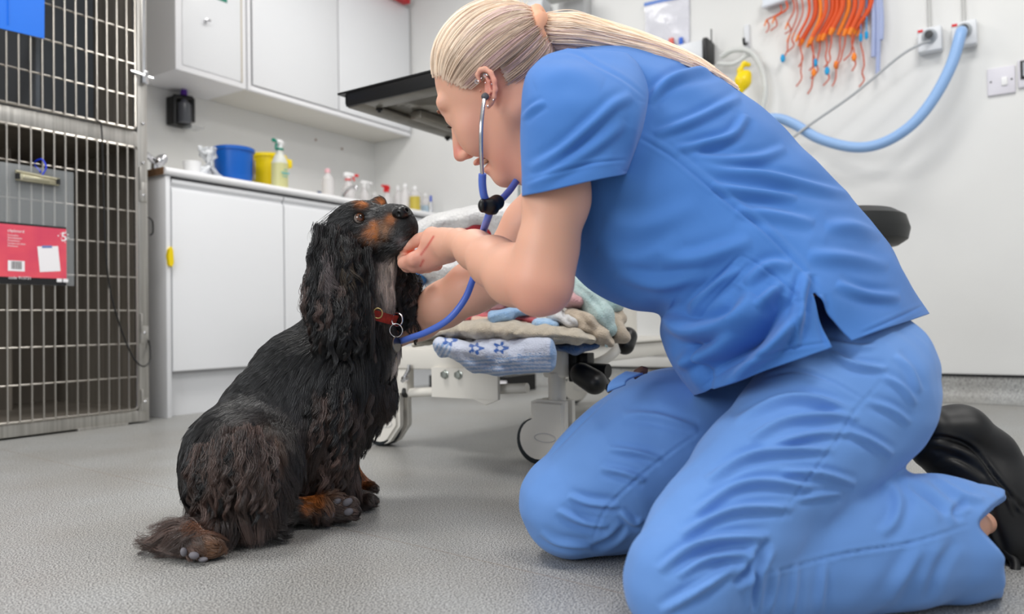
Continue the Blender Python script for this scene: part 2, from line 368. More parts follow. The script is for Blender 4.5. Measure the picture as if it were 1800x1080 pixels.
def wiredoor(z0, z1, xoff, name):
    mb = MB(); x0, x1 = KX0+0.05, KX1-0.047; y = KY-0.004; r = 0.0042
    c = 0.012
    ring = [(x0+c, z0), (x1-c, z0), (x1-0.003, z0+0.003), (x1, z0+c), (x1, z1-c), (x1-0.003, z1-0.003), (x1-c, z1), (x0+c, z1), (x0, z1-c), (x0, z0+c), (x0+c, z0)]
    mb.tube([(a, y, b) for a, b in ring], 0.005, 8, cap=False); mb.build('door_rail', m_wire, name)
    mb = MB(); x = x1-0.0335
    while x > x0+0.01: mb.tube([(x, y-0.006, z0-0.004), (x, y-0.006, z1+0.004)], 0.0032, 8); x -= 0.0345
    mb.build('vertical_wires', m_wire, name)
    mb = MB(); z = z0+0.113
    while z < z1-0.03: mb.tube([(x0, y, z), (x1, y, z)], 0.0032, 8); z += 0.1155
    mb.build('cross_wires', m_wire, name)
def empty_child(name, parent):
    o = bpy.data.objects.new(name, None); COL.objects.link(o); o.parent = parent; return o
ld = empty_child('door', kennel); wiredoor(0.052, 0.968, 0, ld)
ud = empty_child('door', kennel); wiredoor(1.034, 1.985, 0, ud)
mb = MB(); mb.tube([(KX1-0.018, KY-0.012, 1.235), (KX1-0.018, KY-0.012, 1.95)], 0.0055, 10); mb.tube([(KX1-0.07, KY-0.016, 1.232), (KX1+0.012, KY-0.016, 1.226)], 0.0045, 8); mb.box((KX1-0.03, KY-0.022, 1.2), (KX1-0.006, KY-0.002, 1.245), 0.003)
mb.build('latch_rod', m_chrome, kennel)
for z, h in ((0.29, 0.05), (0.79, 0.06), (0.052, 0.035)):
    mb = MB(); mb.box((KX1-0.034, KY-0.005, z-0.01), (KX1-0.004, KY+0.001, z+h), 0.002); mb.box((KX1-0.034, KY-0.008, z+h*0.55), (KX1-0.026, KY-0.001, z+h*1.9), 0.001); mb.build('hinge', m_steel, kennel)
for z in (1.06, 0.92, 0.745+0.06, 0.318, 0.075):
    mb = MB(); mb.lathe((KX1-0.018, KY-0.004, z), [(0, 0.005), (0.003, 0.0045), (0.0055, 0.002), (0.006, 0)][::-1], 14, (0, -1, 0)); mb.build('rivet', m_chrome, kennel)
mb = MB(); mb.box((1.30, KY-0.002, -0.0), (1.47, KY+0.02, 0.008), 0.001); mb.build('foot_plate', m_steel, kennel)
# blue card on the upper door
m_bluecard = mat('blue_plastic', (0.02, 0.42, 0.85), 0.35)
mb = MB(); q = [onY(-60, -20, KY-0.016), onY(78, -20, KY-0.016), onY(77.5, 68, KY-0.016), onY(-60, 36, KY-0.016)]; mb.prism(q, (0, -0.0015, 0))
for x in (0.93, 1.09): mb.tube([(x, KY-0.02, 1.27), (x, KY-0.019, 1.5)], 0.0012, 6)
tag(mb.build('plastic_card', m_bluecard), 'bright blue plastic card fixed on the upper cage door', 'card')
# clipboard
m_clear = mat('scuffed_acrylic', (0.75, 0.77, 0.78), 0.2, alpha=0.22, bump=0.2, bscale=12)
CY = KY-0.024
clip = thing('clipboard', (1.12, CY, 0.47), 'clear acrylic clipboard with red printed insert tied to the lower cage door', 'clipboard')
def cb(px, py, y=CY): return onY(px, py, y)
mb = MB(); mb.box((0.93, CY, cb(131, 503)[2]), (cb(130, 400)[0], CY+0.003, 0.845), 0.0012); mb.build('clear_board', m_clear, clip)
m_red = mat('red_card', (0.93, 0.36, 0.40), 0.45, col2=(0.80, 0.25, 0.38), cscale=6); m_dark = mat('dark_print', (0.09, 0.09, 0.10), 0.45); m_prt = mat('white_print', (0.94, 0.93, 0.94), 0.5); m_blueprint = mat('blue_grey_print', (0.45, 0.52, 0.72), 0.5)
X1, Z0, Z1 = cb(116, 450)[0], cb(116, 502)[2], cb(116, 400)[2]; X0 = 0.95
mb = MB(); mb.box((X0, CY-0.002, Z0), (X1, CY-0.0012, Z1)); ins = mb.build('insert', m_dark, clip)
mb = MB(); mb.box((X0, CY-0.003, Z0+0.021), (X1, CY-0.002, Z1-0.006)); mb.build('red_panel', m_red, ins)
ye = CY-0.0034
def flat(mb, x0, x1, z0, z1, y=ye, rot=0):
    c = np.array([(x0+x1)/2, y, (z0+z1)/2]); w, h = (x1-x0)/2, (z1-z0)/2; ca, sa = math.cos(rot), math.sin(rot)
    mb.add([c+np.array([a*w*ca-b*h*sa, 0, a*w*sa+b*h*ca]) for a, b in ((-1, -1), (1, -1), (1, 1), (-1, 1))], [(0, 1, 2, 3)])
mb = MB(); flat(mb, 1.170, 1.232, 0.518, 0.598, rot=0.09); pad = mb.build('printed_board', m_prt, ins, smooth=False)
mb = MB(); flat(mb, 1.180, 1.210, 0.592, 0.600, ye-0.0003, 0.09); mb.build('printed_clip', m_blueprint, ins, smooth=False)
mb = MB(); flat(mb, 1.083, 1.130, 0.515, 0.547); mb.build('barcode_label', m_prt, ins, smooth=False)
mb = MB(); x = 1.093
while x < 1.122: w = random.choice((0.0007, 0.0012, 0.0018)); flat(mb, x, x+w, 0.521, 0.545, ye-0.0003); x += w+0.0011
mb.build('barcode', m_dark, ins, smooth=False)
tx = lambda b, s, x, z, m, w=None: text('lettering', b, s, m, (x, ye-0.0003, z), (1, 0, 0), (0, 0, 1), ins, w, 0.0001)
tx('clipboard', 0.016, 1.082, 0.634, m_prt, 0.046)
for i, (b, w) in enumerate((('Porte-bloc', 0.030), ('Schreibplatte', 0.040), ('Portablocco', 0.034), ('Carpeta con pinza', 0.050), ('Klembord', 0.028))): tx(b, 0.007, 1.082, 0.622-i*0.0082, m_prt, w)
tx('code 913721', 0.012, 1.084, 0.491, m_prt, 0.062)
tx('5', 0.036, 1.236, 0.618, m_prt, 0.016)
mb = MB()
for k in range(11):
    a = k*0.61; rr_ = 0.010+0.004*(k % 3); c = np.array([1.247+rr_*math.cos(a), ye-0.0002, 0.632+rr_*math.sin(a)]); n = 5; s_ = 0.0035 if k % 2 else 0.0024
    mb.add([c+np.array([(s_ if j % 2 == 0 else s_*0.4)*math.cos(a+j*math.pi/n), 0, (s_ if j % 2 == 0 else s_*0.4)*math.sin(a+j*math.pi/n)]) for j in range(2*n)], [tuple(range(2*n))])
mb.build('star_splash_mark', m_prt, ins, smooth=False)
mb = MB(); flat(mb, 1.224, 1.240, 0.486, 0.497); flat(mb, 1.243, 1.259, 0.486, 0.497); mb.build('label_mark', m_prt, ins, smooth=False)
m_brass = mat('worn_clip_metal', (0.78, 0.76, 0.66), 0.28, metal=1, bump=0.3, bscale=90)
mb = MB(); a, b = cb(24, 316), cb(101, 326); zc = 0.808
mb.tube([(a[0], CY-0.012, zc+0.012), (b[0], CY-0.012, zc+0.004)], 0.005, 10); mb.box((a[0], CY-0.014, zc-0.016), (b[0], CY-0.006, zc+0.01), 0.003, rot=0); mb.box((a[0]+0.02, CY-0.017, zc-0.010), (b[0]-0.03, CY-0.012, zc+0.002), 0.002); mb.build('metal_clip', m_brass, clip)
for x in (a[0]+0.006, b[0]-0.004): mb = MB(); mb.tube([(x, CY-0.012, zc-0.012), (x, CY-0.012, zc+0.006)], 0.007, 8); mb.build('clip_end', m_black, clip)
mb = MB(); mb.tube(spl([(1.18, CY-0.008, 0.82), (1.186, CY-0.02, 0.845), (1.178, CY-0.008, 0.87), (1.176, KY+0.01, 0.862), (1.178, CY-0.002, 0.83)], 6)[0], 0.0022, 8); mb.build('cable_tie', mat('blue_tie', (0.05, 0.22, 0.85), 0.4), clip)
# black cord hooked through the wires
pts = [onY(170, 212, KY-0.012), onY(178, 222, KY-0.02), onY(181, 290, KY-0.02), onY(184, 400, KY-0.02), onY(192, 500, KY-0.022), onY(210, 570, KY-0.025), onY(232, 625, KY-0.03), onY(250, 644, KY-0.04), onY(263, 636, KY-0.03), onY(264, 615, KY-0.01), onY(261, 598, KY-0.006)]
mb = MB(); mb.tube(spl(pts, 6)[0], 0.0026, 8); tag(mb.build('hanging_cord', m_black), 'thin black cord hanging down the front of the cage doors', 'cord')
pts = [(KX1+0.004, KY+0.02, 0.735), (KX1+0.014, KY+0.0, 0.72), (KX1+0.018, KY, 0.70), (KX1+0.017, KY, 0.675), (KX1+0.01, KY+0.005, 0.665)]
mb = MB(); mb.tube(spl(pts, 6)[0], 0.003, 8); tag(mb.build('cable_stub', m_black), 'short black curled cable end sticking out beside the cage hinge', 'cable')

# ================================================================ BASE CABINETS + WORKTOP
LY = 2.62
cab = thing('base_cabinet', (2.2, 2.95, 0), 'white base cabinet with handleless doors under the worktop, behind the dog', 'cabinet')
mb = MB(); mb.box((1.648, LY, 0), (1.666, WY-0.005, 0.9), 0.001); mb.build('side_panel', m_white, cab)
mb = MB(); mb.box((1.668, LY+0.03, 0.16), (WX-0.005, WY-0.005, 0.895)); mb.build('carcass', m_greyside, cab)
mb = MB(); mb.box((1.668, LY+0.045, 0), (WX-0.005, LY+0.06, 0.158)); mb.build('plinth', m_white, cab)
for x0, x1 in ((1.674, 2.192), (2.199, 2.79), (2.797, WX-0.01)):
    mb = MB()
    prof = [(LY+0.004, 0.170), (LY+0.002, 0.172), (LY+0.002, 0.845), (LY+0.006, 0.856), (LY+0.012, 0.862), (LY+0.012, 0.866), (LY+0.002, 0.876), (LY+0.001, 0.89), (LY+0.022, 0.892), (LY+0.022, 0.170)]
    mb.prism([(x0, y, z) for y, z in prof], (x1-x0, 0, 0)); mb.build('door', m_white, cab, sharp=20)
m_lam = mat('worktop_laminate', (0.93, 0.93, 0.935), 0.3); m_chip = mat('raw_chipboard', (0.56, 0.43, 0.31), 0.8, bump=0.6, bscale=400, col2=(0.40, 0.29, 0.20), cscale=250)
mb = MB(); prof = [(LY-0.012, 0.91), (LY-0.006, 0.903), (LY+0.02, 0.9025), (WY-0.004, 0.9025), (WY-0.004, 0.932), (LY+0.0, 0.932), (LY-0.009, 0.928), (LY-0.013, 0.92)]
mb.prism([(1.642, y, z) for y, z in prof], (WX-0.004-1.642, 0, 0)); wt = mb.build('worktop', m_lam, sharp=40); tag(wt, 'long white laminate worktop over the base cabinets with raw chipboard end', 'worktop')
mb = MB(); mb.box((1.6395, LY+0.002, 0.9035), (1.6418, WY-0.006, 0.931)); mb.build('chipboard_edge', m_chip, wt)
mb = MB(); mb.prism([(1.657+a, LY+0.001, 0.6+b) for a, b in ((-0.006, -0.035), (0.006, -0.04), (0.012, -0.025), (0.010, 0.02), (0.004, 0.035), (-0.006, 0.025), (-0.010, 0.0))], (0, -0.016, 0))
tag(mb.build('child_lock', mat('yellow_plastic', (0.95, 0.83, 0.05), 0.35)), 'small yellow plastic catch clipped on the edge of the base cabinet', 'latch')

# ================================================================ WALL CABINETS
UY, UZ = 2.95, 1.436
m_under = mat('cream_underside', (0.87, 0.86, 0.83), 0.5)
mc = thing('medicine_cabinet', (2.08, 3.1, UZ), 'white metal medicine wall cabinet with keyhole handle and green label, upper left', 'cabinet')
mb = MB(); mb.box((1.905, UY, UZ-0.005), (2.262, WY-0.002, 2.08), 0.003); mb.build('body', m_white2, mc)
mb = MB(); mb.box((1.935, UY-0.004, UZ+0.022), (2.232, UY, 2.05), 0.002); mb.build('door', m_white, mc)
mb = MB(); mb.tube([(2.234, UY-0.004, UZ+0.02), (2.234, UY-0.004, 2.05)], 0.003, 8); mb.build('hinge', mat('worn_hinge', (0.72, 0.68, 0.6), 0.5, metal=0.6, bump=0.6, bscale=90), mc)
hx, hz = onY(360, 40, UY)[0], onY(360, 38, UY)[2]
mb = MB(); mb.lathe((hx, UY-0.004, hz), [(0.008, 0), (0.008, 0.004), (0.004, 0.006), (0.003, 0.018)], 14, (0, -1, 0)); mb.box((hx-0.012, UY-0.026, hz-0.005), (hx+0.014, UY-0.022, hz+0.006), 0.002); mb.build('key', m_chrome, mc)
g0, g1 = onY(377, -12, UY), onY(398, 6, UY)
mb = MB(); mb.box((g0[0], UY-0.0055, g1[2]), (g1[0], UY-0.0042, g0[2])); mb.build('label', mat('green_label', (0.12, 0.50, 0.42), 0.5), mc)
wc = thing('wall_cupboard', (2.8, 3.1, UZ), 'white double door wall cupboard mounted above the worktop', 'cabinet')
mb = MB(); mb.box((2.27, UY+0.018, UZ), (WX-0.01, WY-0.002, UZ+0.018), 0.001); mb.build('underside', m_under, wc)
mb = MB(); mb.box((2.27, UY+0.02, UZ+0.018), (WX-0.01, WY-0.002, 2.2)); mb.build('carcass', m_white2, wc)
mb = MB(); mb.box((2.27, UY-0.001, UZ-0.003), (2.288, UY+0.02, 2.2), 0.001); mb.box((2.288, UY-0.001, UZ-0.003), (WX-0.012, UY+0.02, UZ+0.02), 0.002); mb.build('face_frame', m_white2, wc)
for x0, x1 in ((2.293, 2.832), (2.838, WX-0.016)):
    mb = MB(); mb.box((x0, UY-0.008, UZ+0.024), (x1, UY-0.001, 2.19), 0.002); mb.build('door', m_white, wc)
a = onY(665, -3, UY-0.05); b = onY(710, 10, UY-0.05)
mb = MB(); mb.box((2.75, UY-0.06, 2.19), (3.36, UY-0.008, 2.235), 0.008); tag(mb.build('red_strip_guard', mat('red_plastic', (0.78, 0.07, 0.13), 0.4)), 'red plastic strip along the top of the wall cupboard doors', 'strip')

# ---- black dispenser on the left wall
p = onY(320, 195, 3.2); dsp = thing('wall_dispenser', (p[0], WY, 1.28), 'black wall dispenser with clear bottle and purple cap under the medicine cabinet', 'dispenser')
dx, dz = p[0], p[2]
mb = MB(); fr = [(dx-0.045, dz-0.075), (dx-0.045, dz+0.055), (dx+0.045, dz+0.065), (dx+0.045, dz-0.045)]
for (ax_, az), (bx_, bz) in zip(fr[:-1], fr[1:]): mb.tube([(ax_, 3.19, az), (bx_, 3.19, bz)], 0.013, 8)
mb.box((dx-0.05, 3.2, dz-0.07), (dx+0.05, WY-0.001, dz+0.06), 0.004); mb.build('frame', m_black, dsp)
mb = MB(); mb.lathe((dx, 3.185, dz-0.06), [(0, 0), (0.03, 0), (0.032, 0.01), (0.03, 0.09), (0.012, 0.11), (0, 0.11)], 20); mb.build('bottle', mat('smoky_plastic', (0.42, 0.43, 0.46), 0.15, trans=0.3), dsp)
mb = MB(); mb.lathe((dx, 3.185, dz+0.07), [(0, 0), (0.016, 0), (0.014, 0.025), (0, 0.028)], 16); mb.build('cap', mat('purple_cap', (0.30, 0.12, 0.55), 0.4), dsp)
mb = MB(); mb.box((dx-0.005, 3.12, dz-0.085), (dx+0.06, 3.19, dz-0.075), 0.003); mb.build('drip_tray', m_clear, dsp)

# ================================================================ ITEMS ON THE WORKTOP
TZ = 0.932
def at(px, y, z=TZ):  # point on the worktop plane row y seen at column px
    r = ray(px, 330); return np.array([r[0]*y/r[1], y, z])
p = at(272, 2.78); fct = thing('chrome_tap', (p[0], p[1], TZ), 'chrome tap with lever at the left end of the worktop beside the cage', 'tap')
mb = MB(); mb.lathe((p[0], p[1], TZ), [(0.022, 0), (0.022, 0.012), (0.014, 0.016), (0.013, 0.05)], 18); mb.tube(spl([(p[0], p[1], TZ+0.045), (p[0]-0.03, p[1]-0.01, TZ+0.062), (p[0]-0.07, p[1]-0.02, TZ+0.07)], 5)[0], 0.012, 12); mb.build('body', m_chrome, fct)
mb = MB(); mb.lathe((p[0]+0.004, p[1]-0.02, TZ+0.045), [(0, 0.035), (0.012, 0.034), (0.02, 0.02), (0.02, 0), (0.01, -0.012), (0, -0.012)][::-1], 18, (0.5, -0.2, 0.5)); mb.build('lever', m_chrome, fct)
m_wplastic = mat('white_plastic', (0.93, 0.93, 0.93), 0.4)
def cup(px, y, r, h, m, name, lab, cat):
    p = at(px, y); mb = MB(); mb.lathe(p, [(0, 0.001), (r*0.85, 0.001), (r, h), (r*0.93, h), (r*0.8, 0.006), (0, 0.005)], 28); return tag(mb.build(name, m), lab, cat)
cup(338, 2.72, 0.035, 0.06, m_wplastic, 'white_cup', 'small white cup on the worktop beside the tap', 'cup')
# crumpled clear wrapper
mb = MB(); p = at(368, 2.70); V = []; n1, n2 = 16, 14
for i in range(n1):
    for j in range(n2):
        u, v = i/(n1-1)-0.5, j/(n2-1); q = np.array([u*0.075*(1-0.45*v), 0, v*0.12]); q += rng.normal(0, 0.0045, 3)+np.array([0.02*math.sin(v*7+u*5), 0.035*math.sin(u*9+v*5)*0.5, 0]); V.append(p+q+np.array([0, 0, 0.006]))
mb.add(V, [(i*n2+j, (i+1)*n2+j, (i+1)*n2+j+1, i*n2+j+1) for i in range(n1-1) for j in range(n2-1)])
w = mb.build('crumpled_wrapper', mat('frosted_film', (0.93, 0.94, 0.95), 0.3, alpha=0.8), smooth=True); tag(w, 'crumpled white plastic wrapper on the worktop left of the blue tub', 'wrapper')
w.modifiers.new('thick', 'SOLIDIFY').thickness = 0.0015
p = at(372, 2.66); mb = MB(); mb.box(p-np.array([0.035, 0.006, 0]), p+np.array([0.035, 0.006, 0.006]), 0.002); tag(mb.build('blue_pen', mat('navy_blue', (0.1, 0.15, 0.7), 0.4)), 'blue pen lying on the worktop before the blue tub', 'pen')
def tub(px, y, r, h, m, lab, name, lip=0.004):
    p = at(px, y); t = thing(name, p, lab, 'tub')
    mb = MB(); mb.lathe(p, [(0, 0.001), (r*0.86, 0.001), (r*0.9, 0.006), (r*0.97, h*0.9), (r, h*0.9), (r+lip, h*0.92), (r+lip, h), (r, h+0.002), (r*0.93, h), (r*0.86, 0.01), (0, 0.01)], 40); mb.build('tub_wall', m, t); return t, p
m_btub = mat('blue_tub_plastic', (0.02, 0.36, 0.72), 0.4); m_ytub = mat('yellow_tub_plastic', (0.97, 0.85, 0.02), 0.4)
t, p = tub(411, 2.76, 0.083, 0.155, m_btub, 'round blue plastic tub with white label on the worktop', 'plastic_tub')
mb = MB(); V = []; 
for k in range(6):
    a = math.radians(-52+k*7); V += [p+np.array([0.0855*math.cos(a), 0.0855*math.sin(a), 0.03]), p+np.array([0.087*math.cos(a), 0.087*math.sin(a), 0.115])]
mb.add(V, [(2*k, 2*k+2, 2*k+3, 2*k+1) for k in range(5)]); mb.build('label', mat('blue_white_label', (0.88, 0.88, 0.93), 0.5, col2=(0.22, 0.15, 0.6), cscale=40, ramp=(0.48, 0.52)), t)
t, p = tub(472, 2.80, 0.078, 0.168, m_ytub, 'yellow plastic sharps tub between the blue tub and the spray bottle', 'plastic_tub')
mb = MB(); mb.box((p[0]+0.02, p[1]-0.095, p[2]+0.11), (p[0]+0.06, p[1]-0.06, p[2]+0.15), 0.008, 3); mb.build('spout', m_ytub, t)
m_bot = mat('translucent_bottle', (0.90, 0.91, 0.88), 0.3, trans=0.25); m_green = mat('green_trigger', (0.0, 0.52, 0.42), 0.4); m_teal = mat('teal_print', (0.35, 0.75, 0.78), 0.5)
def spray(px, y, r, h, mbody, mliq, liq, mhead, mtrig, lab, ang=-2.6, name='spray_bottle'):
    if px > 550: r *= 1.15; h *= 1.25
    p = at(px, y); t = thing(name, p, lab, 'spray bottle')
    mb = MB(); mb.lathe(p, [(0, 0.001), (r, 0.001), (r*1.02, 0.01), (r, h*liq)], 28); mb.build('liquid', mliq, t)
    mb = MB(); mb.lathe(p, [(r, h*liq), (r*0.98, h*0.52), (r*0.75, h*0.62), (r*0.42, h*0.72), (r*0.40, h*0.78)], 28); mb.build('bottle', mbody, t)
    mb = MB(); mb.lathe(p, [(r*0.42, h*0.77), (r*0.5, h*0.775), (r*0.5, h*0.81), (r*0.4, h*0.815)], 20); mb.build('collar', mtrig, t)
    d = np.array([math.cos(ang), math.sin(ang), 0]); c = p+np.array([0, 0, h*0.93])
    mb = MB(); mb.tube([c-d*r*0.7-np.array([0, 0, h*0.02]), c-d*r*0.2, c+d*r*0.4, c+d*r*0.9], [r*0.3, r*0.42, r*0.34, r*0.26], 12); mb.tube([p+np.array([0, 0, h*0.81]), c], [r*0.34, r*0.4], 12); mb.build('spray_head', mhead, t)
    mb = MB(); mb.tube(spl([c+d*r*0.55, c+d*r*0.85-np.array([0, 0, h*0.07]), c+d*r*1.0-np.array([0, 0, h*0.16])], 4)[0], [r*0.2, r*0.16, r*0.16, r*0.15, r*0.14, r*0.13, r*0.12, r*0.12, r*0.11], 10)
    mb.tube([c+d*r*0.8, c+d*r*1.35], [r*0.2, r*0.17], 12); mb.tube([c+d*r*1.3, c+d*r*1.6], [r*0.22, r*0.22], 12); mb.build('trigger', mtrig, t); return t, p
m_yliq = mat('pale_yellow_liquid', (0.86, 0.85, 0.62), 0.3, trans=0.2)
t, p = spray(492, 2.67, 0.035, 0.218, m_bot, m_yliq, 0.5, m_wplastic, m_green, 'tall spray bottle of pale yellow liquid with green trigger, beside the yellow tub', -2.75)
mb = MB()
for z_, x0_, x1_ in ((0.078, -0.006, 0.010), (0.066, -0.022, 0.023), (0.060, -0.018, 0.020), (0.048, -0.014, 0.010)): mb.box(p+np.array([x0_, -0.0368, z_]), p+np.array([x1_, -0.0358, z_+0.003]))
mb.build('teal_label_mark', m_teal, t)
m_clearb = mat('clear_plastic', (0.93, 0.92, 0.92), 0.25, alpha=0.75, trans=0.2); m_pink = mat('pink_liquid', (0.90, 0.45, 0.52), 0.3, trans=0.2); m_redp = mat('bright_red_plastic', (0.86, 0.09, 0.12), 0.35)
def bottle(px, y, r, h, mbody, mliq, liq, mcap, name, lab):
    r *= 1.12; h *= 1.3; p = at(px, y); t = thing(name, p, lab, 'bottle', 'bottles standing by the sink')
    mb = MB(); mb.lathe(p, [(0, 0.001), (r, 0.001), (r, h*liq)], 22); mb.build('liquid', mliq, t)
    mb = MB(); mb.lathe(p, [(r, h*liq), (r, h*0.68), (r*0.6, h*0.78), (r*0.38, h*0.84), (r*0.38, h*0.88)], 22); mb.build('bottle', mbody, t)
    mb = MB(); mb.lathe(p, [(r*0.45, h*0.87), (r*0.45, h*0.96), (r*0.2, h), (0.0, h)], 18); mb.build('cap', mcap, t)
m_oy = mat('amber_liquid', (0.82, 0.74, 0.30), 0.3, trans=0.2); m_bl = mat('dark_blue_base', (0.15, 0.25, 0.42), 0.4); m_lb = mat('pale_blue_liquid', (0.75, 0.84, 0.9), 0.3, trans=0.2)
bottle(576, 2.78, 0.026, 0.125, m_clearb, m_pink, 0.14, mat('pale_pink_cap', (0.93, 0.72, 0.75), 0.4), 'wash_bottle', 'clear bottle with pink cap and a little red liquid near the sink')
cup(561, 2.72, 0.010, 0.03, m_bl, 'blue_stopper', 'tiny dark blue pot standing on the worktop left of the pink bottle', 'pot')  # loose blue bottle stopper, drawn as a tiny cup
spray(612, 2.86, 0.030, 0.15, m_clearb, m_redp, 0.2, m_wplastic, m_redp, 'white spray bottle with red trigger behind the sink tap', -0.4)
spray(640, 2.95, 0.026, 0.15, m_clearb, m_clearb, 0.3, m_wplastic, m_wplastic, 'clear spray bottle with all white head behind the sink tap', -0.3)
spray(680, 2.95, 0.028, 0.15, m_clearb, m_clearb, 0.3, m_redp, m_redp, 'clear spray bottle with solid red head above the dog', -2.9)
bottle(658, 3.0, 0.024, 0.11, m_clearb, m_clearb, 0.4, m_wplastic, 'clear_bottle', 'short clear bottle between two spray bottles at the sink')
bottle(699, 2.95, 0.022, 0.15, m_clearb, m_clearb, 0.4, m_wplastic, 'clear_bottle', 'tall clear bottle right of the red headed spray')
bottle(712, 2.80, 0.024, 0.135, m_clearb, m_pink, 0.1, m_wplastic, 'wash_bottle', 'pinkish clear bottle left of the amber one')
bottle(729, 2.74, 0.026, 0.12, m_clearb, m_oy, 0.62, m_wplastic, 'amber_bottle', 'bottle of amber yellow liquid with dark blue base on the worktop'); p = at(729, 2.74)
bottle(747, 2.80, 0.022, 0.11, m_clearb, m_lb, 0.5, m_wplastic, 'clear_bottle', 'pale blue bottle right of the amber bottle')
p = at(757, 2.70); t = thing('marker_pen', p, 'silver marker pen with blue cap standing upright on the worktop', 'marker')
mb = MB(); mb.lathe(p, [(0, 0.001), (0.011, 0.001), (0.011, 0.075), (0.006, 0.078)], 16); mb.build('barrel', m_chrome, t)
mb = MB(); mb.lathe(p, [(0.007, 0.078), (0.006, 0.11), (0, 0.112)], 14); mb.build('cap', mat('royal_blue', (0.12, 0.3, 0.75), 0.4), t)
cup(778, 2.85, 0.035, 0.075, m_clearb, 'clear_beaker', 'clear plastic beaker at the right end of the worktop', 'beaker')
p = at(600, 2.88); t = thing('sink_tap', p, 'curved chrome swan neck tap over the worktop sink', 'tap')
mb = MB(); q = at(625, 2.70); mb.tube(spl([p, p+np.array([0, 0, 0.05]), (p+q)/2+np.array([0, 0, 0.085]), q+np.array([0, 0, 0.078]), q+np.array([0, 0, 0.06])], 6)[0], 0.0085, 12); mb.build('spout', m_chrome, t)
mb = MB(); mb.lathe(p+np.array([-0.02, 0, 0]), [(0.012, 0), (0.012, 0.02), (0.0, 0.022)], 14); mb.build('green_dot_handle', m_green, t)
for k, (px, py) in enumerate(((555, 246), (601, 262))):
    q = onY(px, py, WY-0.002); mb = MB(); mb.lathe(q, [(0.006, 0), (0.006, 0.003), (0, 0.004)], 12, (0, -1, 0)); tag(mb.build('wall_plug', mat('brown_plug', (0.62, 0.5, 0.42), 0.7)), ('brown filled screw hole in the wall left of the other', 'brown filled screw hole in the wall nearer the corner')[k], 'screw hole')
# ================================================================ PERSON
person = thing('person', onZ(1250, 1000), 'person in blue scrubs kneeling on the floor, blonde ponytail, leaning towards the dog', 'person')
m_skin = vcol(mat('skin', (0.86, 0.66, 0.58), 0.48, sss=0.25, bump=0.12, bscale=260, bdist=0.0006)); 
m_scrub = mat('blue_scrub_cloth', (0.265, 0.465, 0.74), 0.8, bump=0.22, bscale=900, bdist=0.0006, sheen=0.12, col2=(0.28, 0.48, 0.755), cscale=14, spec=0.25)
m_scrub2 = mat('blue_trouser_cloth', (0.385, 0.555, 0.80), 0.75, bump=0.22, bscale=900, bdist=0.0006, sheen=0.12, col2=(0.40, 0.57, 0.815), cscale=14, spec=0.25)
# ---- head frame (camera-aligned metric frame)
hp, ht = math.radians(38), math.radians(27)
ha = np.array([-math.cos(hp), -math.sin(hp), 0]); hup = np.array([-math.sin(hp), math.cos(hp), 0]); zz = np.array([0, 0, 1.0])
hf = math.cos(ht)*ha+math.sin(ht)*zz; hl = math.sin(ht)*ha-math.cos(ht)*zz
HC = cf(880, 145, 1.15); HR = np.array([hf, hl, hup])
def hd(f, l, u): return HC+1.04*(f*hf+l*hl+u*hup)
HK = 1.0
B = Field(0.0023)
B.ell(hd(0.001, 0, 0.022), (0.091, 0.074, 0.082), HR, 0.02)
B.ell(hd(0.040, 0, -0.030), (0.054, 0.057, 0.078), HR, 0.03)
for s in (1, -1):
    B.cone(hd(0.000, 0.050*s, -0.055), 0.020, hd(0.074, 0.014*s, -0.104), 0.015, 0.03)
    B.ball(hd(0.063, 0.036*s, -0.028), 0.028, 0.02); B.ball(hd(0.074, 0.034*s, -0.046), 0.020, 0.016)
    B.cone(hd(0.087, 0.012*s, 0.022), 0.010, hd(0.072, 0.046*s, 0.026), 0.010, 0.014)
    B.ball(hd(0.079, 0.032*s, 0.004), 0.0125, 0.008)
    B.ell(hd(0.109, 0.0115*s, -0.043), (0.010, 0.0065, 0.007), HR, 0.006)
B.cone(hd(0.091, 0, 0.006), 0.0085, hd(0.1205, 0, -0.036), 0.0105, 0.012)
B.ell(hd(0.100, 0, -0.064), (0.009, 0.025, 0.006), HR, 0.007); B.ell(hd(0.094, 0, -0.082), (0.009, 0.021, 0.0065), HR, 0.008)
B.ball(hd(0.083, 0, -0.103), 0.018, 0.02)
B.ell(hd(0.104, 0, -0.072), (0.016, 0.024, 0.0045), HR, 0.003, '-')
# neck, torso inside the top, hips and legs inside the trousers
B.cone(hd(-0.018, 0, -0.04), 0.052, cf(985, 255, 1.15), 0.060, 0.03)
B.cone(hd(0.03, 0, -0.07), 0.035, cf(960, 290, 1.15), 0.045, 0.03)
def sp(px, py, d, r): return cf(px, py, d), r
B.cone(cf(1040, 230, 1.15), 0.065, cf(1240, 340, 1.13), 0.085, 0.05, 1.1); B.cone(cf(1240, 340, 1.13), 0.085, cf(1430, 560, 1.09), 0.085, 0.05, 1.1)
B.chain([(1440, 650, 1.0, 85), (1350, 850, 0.90, 80), (1212, 1015, 0.805, 72)], 0.03); B.chain([(1212, 1022, 0.805, 75), (1500, 965, 0.91, 62), (1660, 935, 0.97, 32), (1708, 924, 1.01, 21), (1740, 915, 1.06, 22)], 0.02)
B.chain([(1340, 720, 1.15, 70), (1010, 885, 1.10, 66)], 0.03); B.chain([(1012, 892, 1.10, 66), (1300, 890, 1.17, 45)], 0.02)
